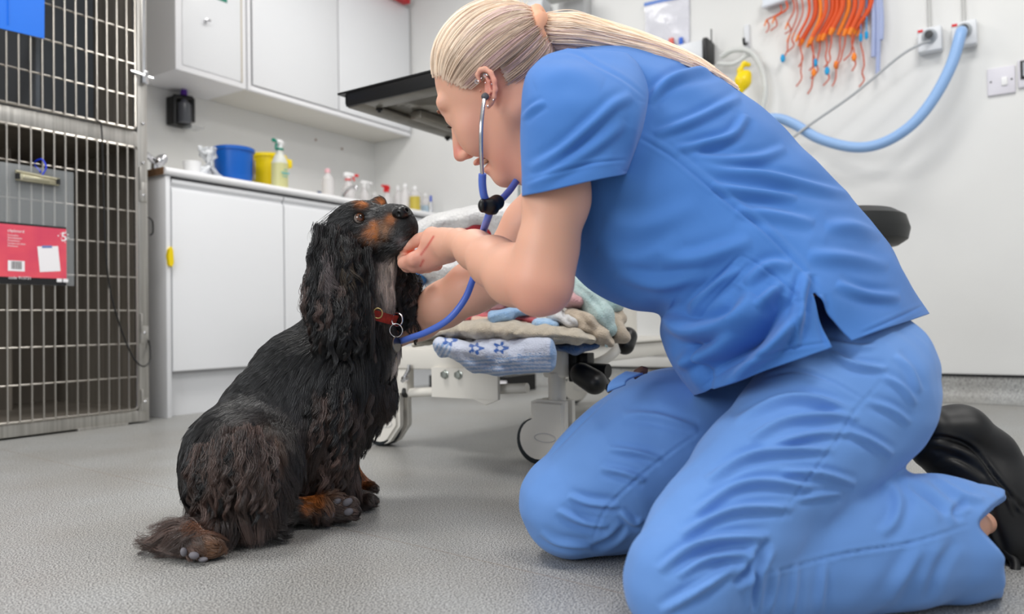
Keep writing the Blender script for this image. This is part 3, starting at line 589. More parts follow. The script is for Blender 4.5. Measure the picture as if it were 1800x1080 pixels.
# near arm
B.chain([(1030, 170, 1.05, 62), (985, 230, 1.00, 58), (978, 350, 0.985, 55), (962, 440, 0.978, 50), (957, 488, 0.976, 48)], 0.02)
B.cone(cf(964, 520, 0.974), 0.020, cf(945, 522, 0.98), 0.022, 0.025)
B.chain([(946, 496, 0.98, 51), (905, 484, 1.03, 50), (868, 461, 1.09, 41), (835, 440, 1.155, 31), (808, 427, 1.20, 24)], 0.022, 1.0)
# near hand: dorsal face to the camera, thumb up
hk = 0.008
B.chain([(806, 428, 1.205, 24), (785, 432, 1.23, 25)], 0.012, 0.8)
B.chain([(790, 420, 1.225, 17), (757, 424, 1.255, 17)], 0.016, 0.8)            # index metacarpal
B.chain([(790, 434, 1.235, 19), (752, 444, 1.265, 18)], 0.016, 0.7)
B.chain([(790, 444, 1.24, 16), (752, 460, 1.275, 16)], 0.014, 0.7)
B.chain([(778, 415, 1.24, 14), (760, 414, 1.262, 13.5), (738, 422, 1.285, 10.5), (718, 432, 1.30, 9), (708, 438, 1.308, 7.5)], hk)    # thumb
B.chain([(752, 446, 1.262, 13), (728, 456, 1.268, 12), (711, 462, 1.288, 10.5), (709, 455, 1.318, 9), (716, 447, 1.335, 7.5)], hk)   # index
B.chain([(752, 460, 1.272, 13), (730, 466, 1.285, 12), (716, 468, 1.312, 10), (716, 458, 1.343, 8.5), (723, 450, 1.355, 7)], hk)
B.chain([(758, 465, 1.285, 12), (740, 469, 1.305, 11), (726, 469, 1.332, 9.5), (726, 458, 1.358, 8)], hk)
B.chain([(768, 466, 1.295, 10.5), (752, 469, 1.318, 9.5), (740, 468, 1.342, 8), (738, 460, 1.36, 7)], hk)
# far arm
B.chain([(1010, 300, 1.28, 50), (930, 395, 1.31, 43), (875, 478, 1.33, 41)], 0.02)
B.chain([(872, 488, 1.33, 43), (830, 506, 1.35, 43), (780, 536, 1.385, 38), (735, 560, 1.43, 36), (695, 582, 1.46, 30)], 0.02)
B.chain([(698, 580, 1.455, 23), (665, 595, 1.475, 23)], 0.014, 0.8)
for (x, y, d) in ((655, 578, 1.45), (648, 590, 1.45), (648, 602, 1.455), (652, 612, 1.46)): B.chain([(672, 594, 1.475, 12), (x+6, y, d+0.015, 9), (x-8, y+2, d-0.012, 7.5)], 0.008)
B.chain([(685, 585, 1.45, 10), (668, 574, 1.435, 8.5), (655, 572, 1.425, 7)], 0.008)
# ear (near)
ear = [(843, 143, 1.071, 3.6), (839, 131, 1.069, 4.0), (844, 123, 1.066, 4.3), (853, 121, 1.064, 4.5), (863, 128, 1.062, 4.6), (869, 142, 1.062, 4.6), (871, 158, 1.064, 4.4), (868, 172, 1.067, 4.4), (863, 181, 1.069, 5.0), (858, 187, 1.071, 5.2)]
B.chain(ear, 0.003); B.chain([(852, 132, 1.071, 3.2), (860, 144, 1.069, 3.4), (862, 160, 1.070, 3.4), (856, 172, 1.072, 3.4)], 0.003)
B.chain([(858, 136, 1.079, 9), (862, 160, 1.080, 9), (858, 178, 1.080, 7)], 0.006, 0.6)
B.ball(cf(722, 447, 1.315), 0.011, 0.008); B.ball(cf(847, 160, 1.073), 0.0042, 0.004); B.ell(cf(852, 158, 1.072), (0.0048, 0.009, 0.006), None, 0.003, '-')
V, Q = B.mesh(); V = relax(V, Q, 2, 0.4)
X_, Y_ = topx(V); N_ = vnormals(V, Q)
def g(px, py, d, r):
    c = cf(px, py, d); return np.exp(-(((V-c)**2).sum(1))/r**2)[:, None]
colr = np.tile(np.array([lin((0.885, 0.675, 0.575))[:3]]), (len(V), 1))
pink = np.array(lin((0.88, 0.56, 0.50))[:3]); red = np.array(lin((0.80, 0.42, 0.38))[:3])
for a in (g(955, 540, 0.97, 0.05)*0.5, g(745, 460, 1.27, 0.05)*0.5, g(862, 150, 1.07, 0.02)*0.9, g(806, 268, 1.2, 0.013)*1.0, g(880, 300, 1.12, 0.05)*0.45, g(825, 215, 1.1, 0.03)*0.25, g(905, 180, 1.1, 0.03)*0.3): colr = colr*(1-a)+pink*a
og = g(724, 446, 1.30, 0.010)*1.0*(V[:, 2:3] > 1.293); colr = colr*(1-og)+np.array(lin((0.98, 0.48, 0.36))[:3])*og  # orange glow of light through the hand, painted into the skin colour
lip = np.exp(-((((V-hd(0.100, 0, -0.073)) @ HR.T)/np.array([0.012, 0.026, 0.010]))**2).sum(1))[:, None]; colr = colr*(1-lip)+red*lip
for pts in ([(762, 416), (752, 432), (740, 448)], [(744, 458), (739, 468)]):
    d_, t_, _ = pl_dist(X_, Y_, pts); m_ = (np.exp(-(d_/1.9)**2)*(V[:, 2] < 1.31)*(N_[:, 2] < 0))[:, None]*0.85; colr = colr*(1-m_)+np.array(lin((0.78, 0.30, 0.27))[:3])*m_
body = obj('body', c2w(V), Q, m_skin, person); setcol(body, colr)
# thumb nail, teeth, lashes, brow
mb = MB(); c = c2w([hd(0.094, 0, -0.0715)])[0]
Rw = (HR @ M3)
def hellip(mb, c, r, n=12):
    c = np.array(c); V = []
    for i in range(n+1):
        for j in range(2*n):
            a, b = math.pi*i/n, math.pi*j/n; V.append(hd(c[0]+r[0]*math.sin(a)*math.cos(b), c[1]+r[1]*math.sin(a)*math.sin(b), c[2]+r[2]*math.cos(a)))
    mb.add(c2w(V), [(i*2*n+j, (i+1)*2*n+j, (i+1)*2*n+(j+1) % (2*n), i*2*n+(j+1) % (2*n)) for i in range(n) for j in range(2*n)])
hellip(mb, (0.092, 0, -0.0705), (0.010, 0.021, 0.0035)); mb.build('teeth', mat('tooth_white', (0.93, 0.88, 0.78), 0.25), person)
m_lash = mat('dark_lash', (0.12, 0.08, 0.07), 0.6)
for s in (1, -1):
    mb = MB(); mb.tube(c2w([hd(0.090+0.002*k*(3-k)*0.3, s*(0.021+0.0075*k), -0.003-0.0012*k*(3-k)*0.5) for k in range(4)]), [0.0006, 0.0012, 0.0013, 0.0008], 6); mb.build('eyelash', m_lash, person)
    mb = MB(); mb.tube(c2w([hd(0.0955-0.001*k*k, s*(0.016+0.009*k), 0.024+0.002*k*(3-k)*0.5) for k in range(4)]), [0.001, 0.002, 0.0018, 0.0006], 6); mb.build('eyebrow', mat('ash_brow', (0.62, 0.46, 0.38), 0.8), person)
# ear jewellery
m_silver = mat('silver', (0.85, 0.85, 0.86), 0.15, metal=1)
for k, (x, y, d, r) in enumerate(((838, 144, 1.062, 3.2), (853, 133, 1.057, 3.0), (846, 138, 1.060, 1.4), (853, 146, 1.060, 1.2), (864, 148, 1.054, 1.2), (867, 176, 1.058, 1.5), (857, 187, 1.060, 2.2))):
    mb = MB(); c = cf(x, y, d); rr_ = r/F*d
    if k < 2: th = np.linspace(0, 1.7*math.pi, 14); mb.tube(c2w([c+np.array([rr_*math.cos(t), rr_*math.sin(t), 0.3*rr_*math.sin(t)]) for t in th]), 0.00065, 6)
    else: mb.lathe(c2w([c])[0], [(0, -rr_), (rr_*0.7, -rr_*0.7), (rr_, 0), (rr_*0.7, rr_*0.7), (0, rr_)], 10)
    mb.build('earring', m_silver, person)

# ---- scrub top: a lofted cloth tube with a side slit, plus the sleeve
def tube_grid(rows, nu, nv, pw=1.0, slit=None):
    """rows: (bx,by,fx,fy,dc,wn,wf[,skew]); returns V (nu,nv,3), theta"""
    A = np.array([list(r)+[0]*(8-len(r)) for r in rows], float); A = spl(A, 24)[0]
    t = np.linspace(0, len(A)-1, nu); A = np.array([np.interp(t, np.arange(len(A)), A[:, i]) for i in range(8)]).T
    th = np.arange(nv)/nv*2*math.pi; c = np.sign(np.cos(th))*np.abs(np.cos(th))**pw; s = np.sin(th)
    if slit:
        f0, sv, gap = slit; j0 = int(np.argmin(np.abs((1-c)/2-f0)+(s <= 0)*9)); f0 = ((1-c)/2)[j0]; C2 = np.tile(c, (nu, 1)); S2 = np.tile(s, (nu, 1))
        for i in range(nu):
            g = gap*max(0, (i/(nu-1)-sv)/(1-sv)); f = (1-c)/2; m = s > 0; lo_ = m & (np.arange(nv) <= j0); hi_ = m & (np.arange(nv) > j0); ff_ = f.copy(); ff_[lo_] = f[lo_]*(f0-g)/f0; ff_[hi_] = f0+g+(f[hi_]-f0)*(1-f0-g)/(1-f0)
            C2[i] = 1-2*ff_; S2[i, m] = np.sqrt(np.maximum(0, 1-C2[i, m]**2))
        c = C2; s = S2
    px = (A[:, [0]]+A[:, [2]])/2+(A[:, [0]]-A[:, [2]])/2*c; py = (A[:, [1]]+A[:, [3]])/2+(A[:, [1]]-A[:, [3]])/2*c
    w = np.where(s > 0, A[:, [5]], A[:, [6]]); d = A[:, [4]]-w*np.sign(s)*np.abs(s)**0.9+A[:, [7]]*c
    V = np.stack([(px-900)/F*d, -(py-540)/F*d, d], -1); return (V, j0) if slit else (V, th)
def grid_faces(nu, nv, off=0, skip=None):
    return [(off+i*nv+j, off+i*nv+(j+1) % nv, off+(i+1)*nv+(j+1) % nv, off+(i+1)*nv+j) for i in range(nu-1) for j in range(nv) if skip is None or not skip[i, j]]
rows = [(982, 88, 928, 205, 1.155, .06, .06), (1028, 75, 935, 280, 1.15, .115, .12), (1090, 77, 950, 350, 1.145, .14, .15), (1170, 97, 968, 405, 1.14, .15, .16), (1250, 131, 992, 452, 1.13, .155, .165),
        (1320, 176, 1020, 492, 1.12, .16, .17), (1385, 233, 1060, 519, 1.11, .165, .17), (1445, 297, 1110, 539, 1.10, .172, .175), (1505, 360, 1160, 553, 1.09, .18, .18), (1560, 430, 1164, 592, 1.08, .195, .19), (1599, 497, 1183, 642, 1.07, .205, .20), (1631, 553, 1222, 694, 1.065, .215, .21)]
nu, nv = 330, 460
G, j0 = tube_grid(rows, nu, nv, slit=(0.365, 0.86, 0.042))
V = G.reshape(-1, 3)
skip = np.zeros((nu-1, nv), bool)
for i in range(nu-1):
    if i/(nu-1) > 0.86: skip[i, j0] = True
Fg = grid_faces(nu, nv, 0, skip); Qg = np.array(Fg)
N_ = vnormals(V, Qg); 
if ((V-V.mean(0))*N_).sum() < 0: Qg = Qg[:, ::-1]; N_ = -N_
V = V+N_*(0.0022*vnoise(V, 22, 3)+0.0012*vnoise(V, 60, 5))[:, None]
TF = [(a_, w_*0.85, h_*1.45) for a_, w_, h_ in [([(1137, 182), (1174, 145), (1222, 128), (1262, 124)], 8, 6), ([(1150, 238), (1215, 215), (1274, 186), (1300, 172)], 8, 4.5), ([(1185, 264), (1233, 256), (1285, 241), (1312, 204)], 8, 6), ([(1222, 288), (1270, 300), (1340, 309), (1430, 331), (1495, 345)], 9, 5), ([(1250, 327), (1307, 338), (1400, 350)], 8, 4.5),
      ([(1200, 268), (1260, 282), (1330, 280), (1380, 262)], 9, 4), ([(1290, 372), (1350, 378), (1430, 395)], 10, 4), ([(1060, 395), (1130, 400), (1230, 360)], 20, 2.5), ([(1050, 440), (1120, 455), (1200, 430)], 18, 2.5), ([(1160, 460), (1230, 455), (1320, 425)], 14, 5), ([(1080, 480), (1160, 500), (1240, 480)], 12, 3.5),
      ([(1207, 552), (1248, 513), (1300, 474)], 9, 6), ([(1167, 560), (1222, 584), (1290, 568), (1325, 520)], 16, 15), ([(1237, 662), (1290, 632), (1345, 580), (1385, 525)], 18, -22), ([(1190, 640), (1240, 620), (1300, 590)], 12, 8), ([(1418, 480), (1406, 535), (1396, 612)], 8, 7), ([(1300, 655), (1360, 610), (1400, 560)], 9, 7), ([(1215, 600), (1225, 640), (1255, 685)], 9, -7),
      ([(1440, 520), (1450, 570), (1462, 615)], 6, 4), ([(1470, 500), (1520, 520), (1580, 525)], 9, 4), ([(1420, 450), (1490, 455), (1560, 470)], 12, 3.5), ([(1450, 400), (1500, 400), (1545, 420)], 12, 3.5), ([(1390, 470), (1350, 470), (1310, 500)], 10, 5), ([(1330, 545), (1355, 520), (1372, 500)], 8, 5)]]
SE = [([(1118, 240), (1178, 275), (1233, 319), (1289, 364), (1337, 402), (1381, 446), (1418, 483), (1442, 513)], 3.2, -2.2), ([(1128, 236), (1185, 268), (1241, 312), (1297, 357), (1345, 395), (1389, 439), (1426, 476)], 4, 1.2),
      ([(1300, 448), (1340, 470), (1381, 502), (1405, 530), (1398, 570), (1396, 624)], 2.8, -1.6), ([(1300, 449), (1270, 480), (1230, 520), (1210, 550)], 3.2, -1.8), ([(1318, 462), (1290, 492), (1252, 533), (1232, 560)], 3, -1.2),
      ([(1232, 681), (1300, 640), (1380, 615), (1462, 602)], 3, -1.4), ([(1512, 588), (1560, 567), (1624, 537)], 3, -1.4)]
V = folds(V, N_, TF); N_ = vnormals(V, Qg); V = folds(V, N_, SE)
# sleeve
srows = [(1100, 96, 1000, 88, 1.075, .012, .012), (1122, 118, 958, 100, 1.045, .045, .05), (1136, 150, 933, 122, 1.015, .065, .07), (1138, 180, 922, 160, 0.995, .072, .08), (1128, 225, 917, 215, 0.985, .072, .08), (1113, 268, 917, 280, 0.98, .070, .075), (1101, 305, 921, 345, 0.975, .070, .072)]
nu2, nv2 = 150, 300
G2, _ = tube_grid(srows, nu2, nv2, 0.92); V2 = G2.reshape(-1, 3); Q2 = np.array(grid_faces(nu2, nv2)); N2 = vnormals(V2, Q2)
if ((V2-V2.mean(0))*N2).sum() < 0: Q2 = Q2[:, ::-1]; N2 = -N2
V2 = V2+N2*(0.0015*vnoise(V2, 30, 9))[:, None]
V2 = folds(V2, N2, [([(932, 300), (985, 268), (1040, 220), (1078, 186), (1110, 170)], 8, 6), ([(920, 210), (938, 192), (960, 180)], 5, 3.5), ([(928, 330), (980, 300), (1040, 262), (1100, 215)], 9, 4.5), ([(1125, 180), (1112, 230), (1098, 300)], 9, 3), ([(940, 150), (1000, 130), (1060, 150)], 16, 3)])
N2 = vnormals(V2, Q2); V2 = folds(V2, N2, [([(924, 322), (980, 303), (1040, 288), (1100, 281)], 3, -1.5), ([(955, 97), (1007, 95), (1048, 116), (1096, 142), (1133, 172)], 3.2, -1.6)])
m_top = m_scrub
Va = c2w(np.r_[V, V2]); Qa = np.r_[Qg, Q2+len(V)]
top = obj('scrub_top', Va, Qa, m_top, person); sm = top.modifiers.new('cloth', 'SOLIDIFY'); sm.thickness = 0.0016; sm.offset = -1

# ---- trousers
T = Field(0.0026)
T.cone(cf(1440, 580, 1.06), 0.06, cf(1500, 640, 1.06), 0.075, 0.05, 2.0)
T.chain([(1519, 645, 1.0, 104), (1485, 700, 0.955, 134), (1415, 780, 0.925, 128), (1342, 855, 0.885, 122), (1270, 945, 0.84, 116), (1206, 1018, 0.802, 107)], 0.03)
T.chain([(1500, 650, 1.13, 96), (1400, 700, 1.145, 105), (1330, 722, 1.15, 118), (1170, 790, 1.12, 127), (1090, 836, 1.105, 115), (1008, 884, 1.10, 93)], 0.03)
T.chain([(1010, 890, 1.10, 84), (1200, 905, 1.15, 62), (1420, 890, 1.21, 55)], 0.02)
T.chain([(1208, 1030, 0.803, 98), (1320, 1010, 0.85, 104), (1440, 970, 0.885, 116), (1560, 948, 0.905, 117), (1660, 945, 0.925, 106), (1735, 952, 0.945, 93), (1800, 962, 0.96, 90)], 0.012, 1.0)
# the hem: cut and hollow the trouser leg end
cr = math.atan(0.64); cax = np.array([math.cos(cr), 0, -math.sin(cr)]); T.ell(cf(1760, 990, 0.93)+cax*0.13, (0.13, 0.3, 0.35), np.array([cax, [0, 1, 0], [math.sin(cr), 0, math.cos(cr)]]), 0.004, '-')
[T.cone(cf(1716, 922, d_), 0.0005, cf(1800, 930, d_), 0.046, 0.003, 1.0, '-') for d_ in np.arange(0.82, 1.04, 0.014)]
T.cone(cf(1680, 945, 0.95), 0.030, cf(1800, 965, 0.965), 0.055, 0.01, 1.0, '-')
V, Q = T.mesh(); V = relax(V, Q, 2, 0.5); N_ = vnormals(V, Q)
V = V+N_*(0.0018*vnoise(V, 26, 13)+0.0009*vnoise(V, 70, 14))[:, None]
near_ = V[:, 2] < 1.02
PF = [(a_, w_*0.8, h_*(1.4 if a_[0][0] < 1500 else 1.0)) for a_, w_, h_ in [([(1290, 742), (1368, 705), (1430, 701), (1500, 722)], 8, 6), ([(1315, 772), (1381, 740), (1470, 730), (1510, 738)], 8, 6), ([(1340, 786), (1430, 764), (1495, 762)], 7, 4.5), ([(1240, 846), (1307, 807), (1368, 793), (1465, 791)], 8, 6.5), ([(1220, 903), (1287, 860), (1348, 848), (1430, 858)], 8, 6.5), ([(1195, 942), (1258, 909), (1307, 895), (1395, 893)], 8, 6.5), ([(1158, 1005), (1210, 966), (1267, 948), (1355, 943)], 8.5, 6.5),
      ([(1375, 829), (1442, 833), (1505, 852)], 7, 5), ([(1400, 880), (1440, 872), (1480, 868)], 6, 3), ([(1330, 985), (1300, 975), (1240, 985), (1190, 1015)], 8, 5), ([(1161, 1078), (1226, 1039), (1295, 995)], 9, 6), ([(1350, 950), (1320, 1000), (1290, 1030)], 8, -7), ([(1355, 960), (1330, 1010), (1326, 1075)], 6, -5),
      ([(1574, 624), (1600, 650), (1618, 690)], 7, 4), ([(1550, 660), (1585, 680), (1610, 712)], 7, 4.5), ([(1524, 705), (1570, 722), (1600, 745)], 7, 4.5), ([(1483, 756), (1528, 774), (1570, 800)], 7, 4.5), ([(1460, 620), (1500, 640), (1560, 650)], 7, 4), ([(1450, 600), (1500, 610), (1540, 610)], 6, 3),
      ([(1095, 730), (1152, 732), (1226, 754)], 8, 4), ([(1067, 789), (1124, 797), (1165, 809)], 7, 4), ([(1055, 823), (1095, 831), (1135, 846)], 7, 4), ([(998, 872), (1034, 884), (1090, 890)], 7, 4.5), ([(980, 898), (1022, 917), (1070, 925)], 7, 4.5), ([(950, 935), (981, 954), (1040, 962)], 7, 4), ([(1100, 925), (1075, 950), (1040, 965)], 7, -4), ([(1090, 900), (1115, 920), (1130, 915)], 6, 4),
      ([(1560, 845), (1580, 880), (1570, 920), (1545, 940)], 11, 5), ([(1600, 850), (1640, 880), (1665, 905)], 9, -6), ([(1640, 838), (1690, 870), (1730, 880)], 8, 4.5), ([(1700, 880), (1680, 900), (1690, 915)], 8, -4), ([(1365, 1000), (1360, 1040), (1350, 1080)], 7, 3), ([(1400, 990), (1396, 1040), (1390, 1080)], 7, 2.5), ([(1620, 960), (1590, 1010), (1560, 1060)], 14, 4), ([(1680, 950), (1650, 1000), (1630, 1060)], 12, -3.5), ([(1450, 990), (1445, 1030), (1440, 1080)], 8, 2.5)]]
PS = [([(1561, 648), (1540, 681), (1504, 721), (1479, 762), (1451, 803), (1418, 844), (1390, 884), (1365, 925)], 2.8, -1.4), ([(1236, 756), (1185, 791), (1128, 836), (1075, 884), (1055, 913), (1040, 956)], 2.8, -1.6), ([(1075, 693), (1020, 745), (965, 803)], 3, -2.5), ([(1340, 664), (1400, 652), (1460, 670), (1522, 705)], 3, -2), ([(1345, 1010), (1480, 975), (1600, 955), (1705, 922)], 3, -2.0)]
V = folds(V, N_, PF); N_ = vnormals(V, Q); V = folds(V, N_, PS)
W = c2w(V); W[:, 2] = np.maximum(W[:, 2], 0.003)
tr = obj('scrub_trousers', W, Q, m_scrub2, person)
# pocket flap and brown tab on the far thigh
mb = MB(); V = []
for i in range(9):
    t = i/8
    for j in range(5):
        s = j/4; a = np.array([1100+30*t, 655+4*t, 1.045]); b = np.array([1068+32*t-20*0, 690-12*t, 1.02]); q = a*(1-s)+b*s
        V.append(cf(q[0]-10*math.sin(s*3.1), q[1], q[2]))
mb.add(c2w(V), [(i*5+j, (i+1)*5+j, (i+1)*5+j+1, i*5+j+1) for i in range(8) for j in range(4)]); o = mb.build('cargo_pocket', m_scrub2, person); o.modifiers.new('t', 'SOLIDIFY').thickness = 0.003
mb = MB(); mb.tube(c2w([cf(*p) for p in ((1113, 664, 1.05), (1120, 656, 1.05), (1130, 651, 1.05), (1138, 652, 1.05))]), [0.004, 0.006, 0.006, 0.004], 10); mb.build('brown_tab', mat('brown_leather', (0.30, 0.19, 0.15), 0.5), person)

# ---- clog
m_clog = mat('matte_black_clog', (0.045, 0.045, 0.05), 0.5, bump=0.25, bscale=60, bdist=0.001)
K = Field(0.0026)
K.chain([(1642, 752, 1.10, 33), (1690, 752, 1.10, 35), (1735, 792, 1.10, 36), (1775, 850, 1.09, 38), (1830, 900, 1.08, 42), (1880, 960, 1.07, 44)], 0.02, 1.45)
K.cone(cf(1628, 735, 1.10), 0.012, cf(1632, 775, 1.10), 0.018, 0.015, 1.6)
K.chain([(1632, 797, 1.10, 27), (1680, 818, 1.09, 38), (1735, 860, 1.08, 52), (1790, 930, 1.07, 62), (1860, 985, 1.06, 66)], 0.02, 1.2)
K.chain([(1742, 905, 1.05, 24), (1768, 950, 1.05, 34), (1815, 985, 1.06, 40)], 0.015, 1.2)
V, Q = K.mesh(); V = relax(V, Q, 2); N_ = vnormals(V, Q)
V = folds(V, N_, [([(1606, 772), (1660, 770), (1710, 790), (1750, 840), (1790, 885), (1830, 915)], 3.5, -4), ([(1625, 800), (1640, 782), (1680, 790), (1720, 810)], 6, 4), ([(1640, 815), (1680, 805), (1740, 840)], 6, -3), ([(1765, 868), (1775, 890), (1785, 910)], 3, 2), ([(1778, 866), (1788, 888), (1796, 905)], 3, 2), ([(1730, 880), (1740, 930), (1760, 980)], 6, 4)])
W = c2w(V); W[:, 2] = np.maximum(W[:, 2], 0.002); shoe = obj('clog', W, Q, m_clog, person)
mb = MB(); mb.tube(spl(c2w([cf(*p) for p in ((1722, 925, 1.03), (1732, 965, 1.02), (1745, 1000, 1.01), (1764, 1018, 1.01), (1783, 1008, 1.01), (1782, 985, 1.02), (1762, 965, 1.03), (1750, 950, 1.04))]), 6)[0], 0.0065, 12); mb.build('heel_strap', m_clog, shoe)

# ---- hair
hc = hd(0.001, 0, 0.022); hr = np.array([0.0975, 0.084, 0.092]); tie = cf(940, 60, 1.145)
tl = (tie-hc) @ HR.T; tn = tl/hr; tlen = np.linalg.norm(tn); tnn = tn/tlen
# near-side hairline in picture columns: below it is skin
hlx = np.array([700, 770, 778, 800, 815, 830, 842, 850, 868, 880, 895, 915, 940, 1000]); hly = np.array([125, 140, 150, 158, 166, 158, 126, 116, 117, 128, 160, 192, 215, 230])
def in_hair(n, mg=0):
    m = n.copy(); m[:, 1] = np.abs(m[:, 1]); W = hc+(m*hr) @ HR; x, y = topx(W); ok = y < np.interp(x, hlx, hly)-mg-(rng.uniform(-2, 4, len(n)) if mg == 0 else 0)
    return ok & ~((m[:, 0] > 0.80) & (m[:, 2] < 0.62)) & (m[:, 0]*1.0-m[:, 2]*1.1 < 0.42)
hn = rng.normal(size=(60000, 3)); hn /= np.linalg.norm(hn, axis=1)[:, None]; hn = hn[in_hair(hn)][:15000]
k = 14; t = np.linspace(0, 1, k)
dot = np.clip(hn@tnn, -1, 1); om = np.arccos(dot); so = np.sin(om)+1e-6
arc = (np.sin((1-t)[None]*om[:, None])/so[:, None])[..., None]*hn[:, None]+(np.sin(t[None]*om[:, None])/so[:, None])[..., None]*tnn
lift = rng.uniform(0.0, 0.05, len(hn))[:, None]*np.sin(t*math.pi)[None]+(0.945+0.05*np.minimum(t*6, 1))[None]+(tlen-1)*np.clip((t-0.75)/0.25, 0, 1)[None]**2
clump = (np.floor(np.arctan2(hn[:, 1], hn[:, 2]-0.2)*9)); lift = lift+0.012*np.sin(clump*5.3)[:, None]*np.sin(t*math.pi)
hp_ = (hc+((arc*lift[..., None])*hr).reshape(-1, 3) @ HR).reshape(len(hn), k, 3)
hp_ += rng.normal(0, 0.0006, (len(hn), 1, 3)); jit = rng.normal(0, 0.008, (len(hn), 3)); hp_ += jit[:, None]*(t**3)[None, :, None]
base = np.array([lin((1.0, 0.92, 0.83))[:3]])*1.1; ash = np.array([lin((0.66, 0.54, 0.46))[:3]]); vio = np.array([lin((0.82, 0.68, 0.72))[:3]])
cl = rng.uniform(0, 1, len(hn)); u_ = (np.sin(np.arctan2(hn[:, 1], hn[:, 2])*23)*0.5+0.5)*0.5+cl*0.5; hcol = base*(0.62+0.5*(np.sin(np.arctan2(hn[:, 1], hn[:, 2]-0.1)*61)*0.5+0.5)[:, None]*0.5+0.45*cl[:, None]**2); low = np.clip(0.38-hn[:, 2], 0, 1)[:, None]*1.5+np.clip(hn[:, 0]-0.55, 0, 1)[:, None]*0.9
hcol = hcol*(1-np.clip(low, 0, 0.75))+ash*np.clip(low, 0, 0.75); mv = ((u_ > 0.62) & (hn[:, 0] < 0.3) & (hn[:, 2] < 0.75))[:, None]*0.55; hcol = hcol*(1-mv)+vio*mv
m_hair = bpy.data.materials.new('blonde_hair'); m_hair.use_nodes = True; vcol(m_hair); b_ = m_hair.node_tree.nodes['Principled BSDF']; b_.inputs['Roughness'].default_value = 0.42; b_.inputs['Specular IOR Level'].default_value = 0.5
# scalp shell under the strands
sn = []; n1, n2 = 150, 200
for i in range(n1):
    for j in range(n2): a, b = math.pi*(i+0.5)/n1, 2*math.pi*j/n2; sn.append((math.sin(a)*math.cos(b), math.sin(a)*math.sin(b), math.cos(a)))
sn = np.array(sn); ok = in_hair(sn, 5); W = hc+(sn*hr*0.955) @ HR
Fc = [(i*n2+j, (i+1)*n2+j, (i+1)*n2+(j+1) % n2, i*n2+(j+1) % n2) for i in range(n1-1) for j in range(n2)]
Fc = [f for f in Fc if all(ok[v] for v in f)]
used = sorted({v for f in Fc for v in f}); rm = {v: i for i, v in enumerate(used)}
hshell = obj('hair', c2w(W[used]), [tuple(rm[v] for v in f) for f in Fc], mat('hair_base', (0.78, 0.68, 0.60), 0.6), person)
hair('hair_strands', c2w(hp_.reshape(-1, 3)).reshape(hp_.shape), np.array([0.00042]*10+[0.0004, 0.00038, 0.00035, 0.0003]), m_hair, hshell, hcol)
# ponytail
pc = np.array([cf(*p) for p in ((943, 56, 1.145), (970, 66, 1.14), (1015, 66, 1.135), (1085, 78, 1.13), (1160, 98, 1.125), (1232, 124, 1.12), (1296, 160, 1.11))]); pr_ = np.array([0.016, 0.034, 0.036, 0.027, 0.021, 0.014, 0.003])
n = 5200; k = 30; cc, _ = spl(pc, 5); tt_ = np.linspace(0, len(cc)-1, k); cc = np.array([np.interp(tt_, np.arange(len(cc)), cc[:, i]) for i in range(3)]).T; rad_ = np.interp(np.linspace(0, 6, k), np.arange(7), pr_)
ang = rng.uniform(0, 2*math.pi, n); q = np.sqrt(rng.uniform(0, 1, n)); Lf = rng.uniform(0.55, 1.0, n)**0.6
PT = np.zeros((n, k, 3))
for j in range(k):
    tj = np.linspace(0, k-1, k)[j]*Lf; i0 = np.minimum(tj.astype(int), k-2); fr = (tj-i0)[:, None]; c = cc[i0]*(1-fr)+cc[i0+1]*fr; r = (rad_[i0]*(1-fr[:, 0])+rad_[i0+1]*fr[:, 0])
    a2 = ang+0.5*np.sin(j/k*5+q*6)*0.4; c[:, 0] += 0; PT[:, j] = c+np.stack([0.25*r*q*np.cos(a2), r*q*np.sin(a2)*0.9, r*q*np.cos(a2)*1.15], -1)
PT += (rng.normal(0, 0.002, (n, 1, 3))+0.0012*np.sin(np.linspace(0, 9, k)[None, :, None]+rng.uniform(0, 6, (n, 1, 3))))
pcol = base*(0.65+0.6*rng.uniform(0, 1, n)[:, None]); low = np.clip(-np.sin(ang)*q+rng.normal(0, 0.3, n), 0, 0.7)[:, None]; pcol = pcol*(1-low)+vio*low*0.85
pony = hair('ponytail', c2w(PT.reshape(-1, 3)).reshape(PT.shape), 0.00045, m_hair, person, pcol)
# loose strands falling behind the ear and over the collar
n = 60; PT = np.zeros((n, 12, 3)); i_ = rng.integers(0, len(hn), n); b0 = hp_[i_, 5]; dv = rng.normal(0, 1, (n, 3))
for j in range(12): PT[:, j] = b0+(hp_[i_, 11]-b0)*(j/11)*0.6+(b0-hc)*(0.05+0.10*math.sin(j/11*2.6))*rng.uniform(0.3, 1, (n, 1))+dv*0.004*j/11
hair('flyaway_hair', c2w(PT.reshape(-1, 3)).reshape(PT.shape), 0.00022, m_hair, hshell, np.tile(base, (n, 1)))
n = 500; st = cf(950, 70, 1.12); PT = np.zeros((n, 12, 3)); e = rng.normal(0, 1, (n, 3))
for j in range(12):
    s = j/11; c = cf(948-14*math.sin(s*2.6)-6*s, 62+70*s, 1.125-0.03*s); PT[:, j] = c+e*np.array([0.006, 0.004, 0.006])+np.array([0.016, 0, 0])*(1-s)*rng.uniform(0, 1, (n, 1))
hair('hair_wisps', c2w(PT.reshape(-1, 3)).reshape(PT.shape), 0.0004, m_hair, pony, base*(0.9+0.2*rng.uniform(0, 1, n)[:, None]))
th_ = np.linspace(0, 2*math.pi, 25); mb = MB(); ax = np.array([0.80, 0.12, -0.2]); ax /= np.linalg.norm(ax); e1 = np.cross(ax, zz); e1 /= np.linalg.norm(e1); e2 = np.cross(ax, e1)
